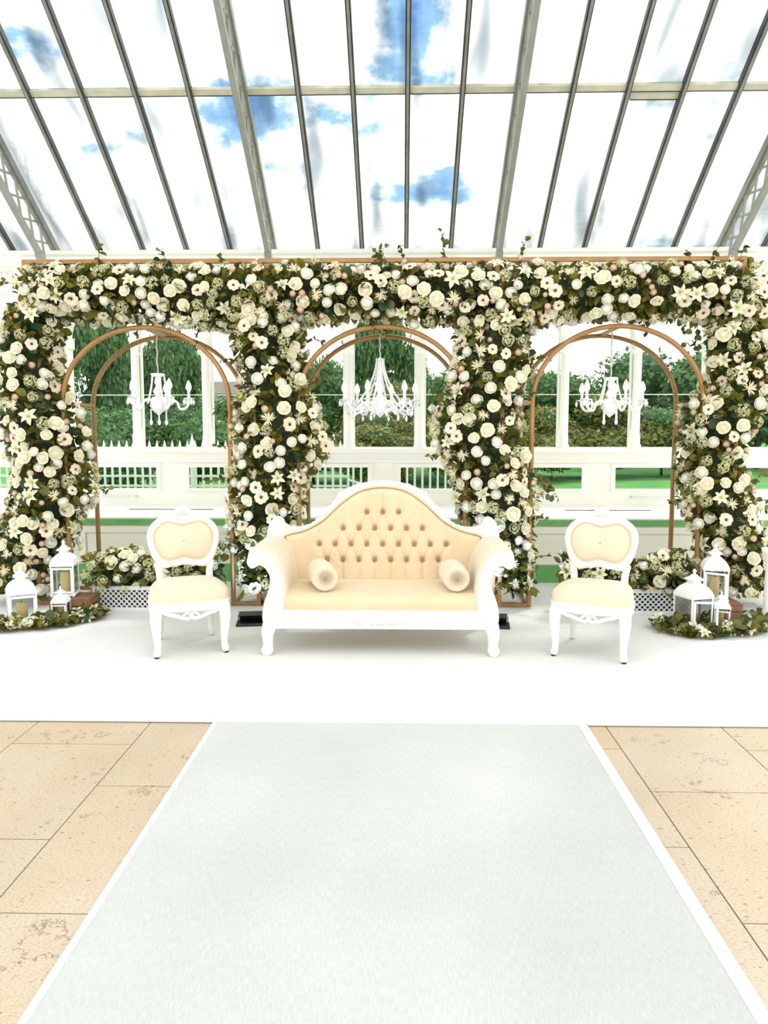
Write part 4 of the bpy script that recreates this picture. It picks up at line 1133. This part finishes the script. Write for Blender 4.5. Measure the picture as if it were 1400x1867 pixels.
# named trailing sprigs that stick out of the columns
# ================================================================== PLANTERS
def planter(x0, x1, y, label, lab2, seed):
    h, dpt = .215, .22; L = x1 - x0
    t = empty('lattice_planter', (x0, y, .012)); tag(t, label, 'planter', 'white lattice planters')
    PW = M['plastic_white']
    MB().box(.02, L-.02, .015, dpt-.015, .02, h-.03).build('liner', M['soil'], t)
    b = MB().box(0, L, 0, .02, 0, .035).box(0, L, 0, .02, h-.035, h).box(0, .025, 0, .02, .035, h-.035).box(L-.025, L, 0, .02, .035, h-.035)
    b.box(0, .02, .02, dpt, 0, h).box(L-.02, L, .02, dpt, 0, h).box(.02, L-.02, dpt-.02, dpt, 0, h).box(.02, L-.02, .02, dpt-.02, 0, .02)
    b.build('box_frame', PW, t, bevel=.003)
    H = h - .07; pitch = .044
    for s in (1, -1):
        u = -H
        while u < L - .05:
            xa, za, xb, zb = u, 0.0, u + H, H
            if xa < 0: za += -xa; xa = 0
            if xb > L - .05: zb -= xb - (L - .05); xb = L - .05
            if xb - xa > .01:
                if s == 1: p, q = (xa + .025, .035 + za), (xb + .025, .035 + zb)
                else: p, q = (xa + .025, .035 + H - za), (xb + .025, .035 + H - zb)
                MB().bar((p[0], .006 + (.003 if s == 1 else 0), p[1]), (q[0], .006 + (.003 if s == 1 else 0), q[1]), .0095).build('slat', PW, t)
            u += pitch
    g = empty('flower_arrangement', (0, 0, 0)); tag(g, lab2, 'flowers', 'flowers in the lattice planters')
    cen = lambda s: Vector((x0 - .05 + (L + .10) * s, y + dpt/2 - .0, .335))
    rd = lambda s: (.12 + .045 * math.sin(s * 9 + seed), .14)
    W2_ = [('rose', 14), ('ranunculus', 18), ('spider_bloom', 12), ('hydrangea', 36), ('lily', 6), ('anemone', 4)]
    garland(g, cen, rd, 'X', 2.2, 1.0, 60, .72, 45, 650, seed, W2_, core=.55)
planter(-2.565, -1.555, 6.22, 'white lattice trough planter behind the left chair', 'cream flowers and foliage filling the planter behind the left chair', 31)
planter(1.375, 2.36, 6.19, 'white lattice trough planter behind the right chair', 'cream flowers and foliage filling the planter behind the right chair', 32)

# ================================================================== LANTERNS AND CRATES
def lantern(x, y, z, w, h, rz, door, label, clabel, ch):
    t = empty('lantern', (x, y, z), rz); tag(t, label, 'lantern', 'white metal lanterns'); W = M['lantern']
    a = w / 2; hb = h * .55
    MB().box(-a*1.06, a*1.06, -a*1.06, a*1.06, .008, .028).box(-a, -a*.8, -a, -a*.8, 0, .01).box(a*.8, a, -a, -a*.8, 0, .01).box(-a, -a*.8, a*.8, a, 0, .01).box(a*.8, a, a*.8, a, 0, .01).build('base', W, t, bevel=.003)
    p = w * .055
    for sx in (-1, 1):
        for sy in (-1, 1): MB().box(sx*a - p/2 - sx*p/2, sx*a + p/2 - sx*p/2, sy*a - p/2 - sy*p/2, sy*a + p/2 - sy*p/2, .028, hb).build('corner_post', W, t)
    MB().box(-a*1.04, a*1.04, -a*1.04, a*1.04, hb, hb + .018).build('top_rim', W, t, bevel=.002)
    s2 = math.sqrt(2)
    prof = [(a*1.06*s2, hb + .016), (a*1.02*s2, hb + .05*h), (a*.92*s2, hb + .105*h), (a*.74*s2, hb + .16*h), (a*.50*s2, hb + .205*h), (a*.34*s2, hb + .225*h), (a*.32*s2, hb + .26*h)]
    rf = MB().lathe(prof, 4, rot=PI/4).build('roof', W, t)
    cz = hb + .26*h
    MB().lathe([(a*.34*s2, cz), (a*.52*s2, cz + .012*h), (a*.50*s2, cz + .03*h), (a*.28*s2, cz + .06*h), (a*.14*s2, cz + .10*h)], 4, rot=PI/4).build('cap', W, rf)
    MB().lathe([(a*.14, cz + .095*h), (a*.10, cz + .13*h), (a*.16, cz + .15*h), (a*.08, cz + .175*h), (.001, cz + .19*h)], 10).build('finial', W, rf, 180)
    for k in range(4):
        d = MB()
        R4 = Matrix.Rotation(PI/2*k, 4, 'Z')
        pn = MB().box(-a + p, a - p, -a + p*.4, -a + p*.4 + .002, .03, hb).mesh('pane', M['lantern_glass'])
        inst('pane', pn, t, R4)
        if k == 0:
            f = MB(); q = a - p; fw_ = w * .075
            f.box(-q, -q + fw_, -.006, .006, .035, hb - .01).box(q - fw_, q, -.006, .006, .035, hb - .01).box(-q + fw_, q - fw_, -.006, .006, .035, .035 + fw_).box(-q + fw_, q - fw_, -.006, .006, hb - .01 - fw_, hb - .01)
            dm = f.mesh('door', W)
            inst('door', dm, t, Matrix.Translation((-q, -a + p*.4 - .008, 0)) @ Matrix.Rotation(-door, 4, 'Z') @ Matrix.Translation((q, 0, 0)))
    c = empty('pillar_candle', (x, y, z + .0285), 0); tag(c, clabel, 'candle', 'candles in the lanterns')
    r = w * .20
    MB().lathe([(r, 0), (r, ch - .006), (r*.9, ch), (r*.5, ch - .004), (.001, ch - .006)], 16).build('wax', M['candle'], c, 60)
    MB().tube([(0, 0, ch - .006), (.001, 0, ch + .006), (.004, 0, ch + .014)], .0018, 5).build('wick', M['wick'], c)
def crate(x, y, w, d, h, label, rz=0.0):
    t = empty('wooden_crate', (x, y, .012), rz); tag(t, label, 'crate', 'crates under the tall lanterns')
    n = 3; ph = h / n
    for k in range(n):
        for sy in (-1, 1): MB().box(-w/2, w/2, sy*d/2 - .008, sy*d/2 + .008, k*ph + .003, (k+1)*ph - .003).build('plank', M['crate'], t)
        for sx in (-1, 1): MB().box(sx*w/2 - .008, sx*w/2 + .008, -d/2, d/2, k*ph + .003, (k+1)*ph - .003).build('plank', M['crate'], t)
    for k in range(4): MB().box(-w/2 - .008, w/2 + .008, -d/2 - .008 + k*(d + .016)/4 + .002, -d/2 - .008 + (k+1)*(d + .016)/4 - .002, h - .002, h + .012).build('plank', M['crate'], t)
crate(-2.66, 6.10, .30, .24, .150, 'brown wooden crate under the tall lantern at the left')
crate(2.49, 6.03, .30, .24, .150, 'brown wooden crate under the tall lantern at the right')
lantern(-2.93, 5.76, .012, .205, .465, rad(30), 0, 'broad white lantern nearest the left edge on the floor', 'yellow pillar candle in the broad lantern at the left', .155)
pL = at(116, 1090, 6.05)
lantern(pL.x - .0, 6.09, .176, .180, .455, rad(10), 0, 'tall white lantern on the crate at the left', 'yellow pillar candle in the tall lantern at the left', .165)
lantern(-2.675, 5.87, .012, .118, .285, rad(8), 0, 'smallest white lantern at the left in front of the crate', 'pale pillar candle in the smallest lantern at the left', .105)
lantern(2.185, 5.70, .012, .195, .475, rad(22), rad(28), 'broad white lantern with open door beside the right planter', 'yellow pillar candle in the broad lantern at the right', .17)
lantern(2.465, 6.02, .176, .185, .455, rad(-14), rad(24), 'tall white lantern with open door on the crate at the right', 'yellow pillar candle in the tall lantern at the right', .165)
lantern(2.435, 5.80, .012, .118, .285, rad(-12), rad(22), 'smallest white lantern at the right in front of the crate', 'pale pillar candle in the smallest lantern at the right', .10)
def ground_garland(name_l, pts, seed):
    g = empty('floor_garland', (0, 0, 0)); tag(g, name_l, 'flowers', 'garlands around the lanterns')
    rng = random.Random(seed); ctr = [Vector(p) for p in pts]; path = catmull(ctr, 8, False)
    for k, p in enumerate(path):
        for _ in range(2):
            q = p + Vector((rng.uniform(-.07, .07), rng.uniform(-.06, .06), rng.uniform(.03, .065)))
            if rng.random() < .46:
                put_flower(g, pick_kind(rng, [('rose', 8), ('hydrangea', 26), ('lily', 14), ('spider_bloom', 8), ('ranunculus', 8)]), q, (Vector((0, -.7, .7)) + rdir(rng) * .5).normalized(), rng, .78)
        for _ in range(4):
            q = p + Vector((rng.uniform(-.09, .09), rng.uniform(-.07, .07), rng.uniform(.02, .08)))
            d = rdir(rng); d.z = abs(d.z) * .8; inst('leaf', leaf_me[rng.choice((0, 1))], g, leaf_T(q, d.normalized(), rng, .06 * rng.uniform(.8, 1.4)))
    mb = MB()
    for _ in range(520):
        p = rng.choice(path); q = p + Vector((rng.uniform(-.10, .10), rng.uniform(-.08, .08), rng.uniform(.012, .04)))
        d = rdir(rng); d.z = abs(d.z) * .6 + .05; vs, fs = LEAVES[rng.choice((0, 1, 2))]; mb.add(vs, fs, leaf_T(q, d.normalized(), rng, .055 * rng.uniform(.7, 1.3)))
    o = mb.build('foliage', M['leaf'], g, 180); o['kind'] = 'stuff'
    MB().tube([p + Vector((0, 0, .025)) for p in path], .012, 6).build('vine', M['stem'], g, 180)
ground_garland('flower and leaf garland on the floor around the left lanterns', [(-3.15, 5.62, .012), (-2.95, 5.60, .012), (-2.78, 5.66, .012), (-2.66, 5.74, .012), (-2.55, 5.86, .012), (-2.50, 5.96, .012), (-2.49, 6.05, .012)], 71)
ground_garland('flower and leaf garland on the floor around the right lanterns', [(2.02, 5.78, .012), (2.05, 5.60, .012), (2.20, 5.52, .012), (2.34, 5.56, .012), (2.48, 5.60, .012), (2.62, 5.66, .012), (2.72, 5.80, .012), (2.74, 5.98, .012)], 72)

# ================================================================== FLOODLIGHTS, PEDESTAL
def flood(x, y, rz, label):
    t = empty('floodlight', (x, y, .012), rz); tag(t, label, 'floodlight', 'black floor floodlights')
    T = Matrix.Translation((0, 0, .045)) @ Matrix.Rotation(rad(-30), 4, 'X')
    hsg = MB().box(-.10, .10, -.085, .085, -.022, .018, T).build('housing', M['black'], t, bevel=.006)
    MB().box(-.085, .085, -.055, .055, .018, .021, T).build('lens', M['lamp_face'], hsg)
    s = MB()
    for sx in (-1, 1): s.box(sx*.108 - .003, sx*.108 + .003, -.012, .012, 0, .06)
    s.box(-.12, .12, -.15, .05, 0, .008); s.box(-.12, .12, -.15, -.138, .008, .022)
    s.build('stand', M['black'], t)
    ld = bpy.data.lights.new('flood_lamp', 'SPOT'); ld.energy = 14; ld.color = (.45, .65, 1.0); ld.spot_size = rad(95); ld.spot_blend = .6; ld.shadow_soft_size = .05
    lo = bpy.data.objects.new('flood_lamp', ld); COL.objects.link(lo); lo.parent = t
    lo.location = (0, .02, .10); lo.rotation_euler = Vector((0, -.75, -.8)).to_track_quat('Z', 'Y').to_euler()
flood(-1.17, 5.90, rad(8), 'black floor floodlight left of the sofa below the flower column')
flood(.72, 5.87, rad(-6), 'black floor floodlight right of the sofa behind its leg')
pp = at(1416, 1140, 5.80)
MB().lathe([(.125, 0), (.125, .03), (.10, .05), (.085, .08), (.075, .14), (.07, .52), (.085, .56), (.105, .58), (.105, .60)], 20).build('pedestal', M['white_paint'], None, 45)
pd = bpy.data.objects['pedestal']; pd.location = (2.86, 5.86, .012); tag(pd, 'white round pedestal at the right edge beside the lanterns', 'pedestal')
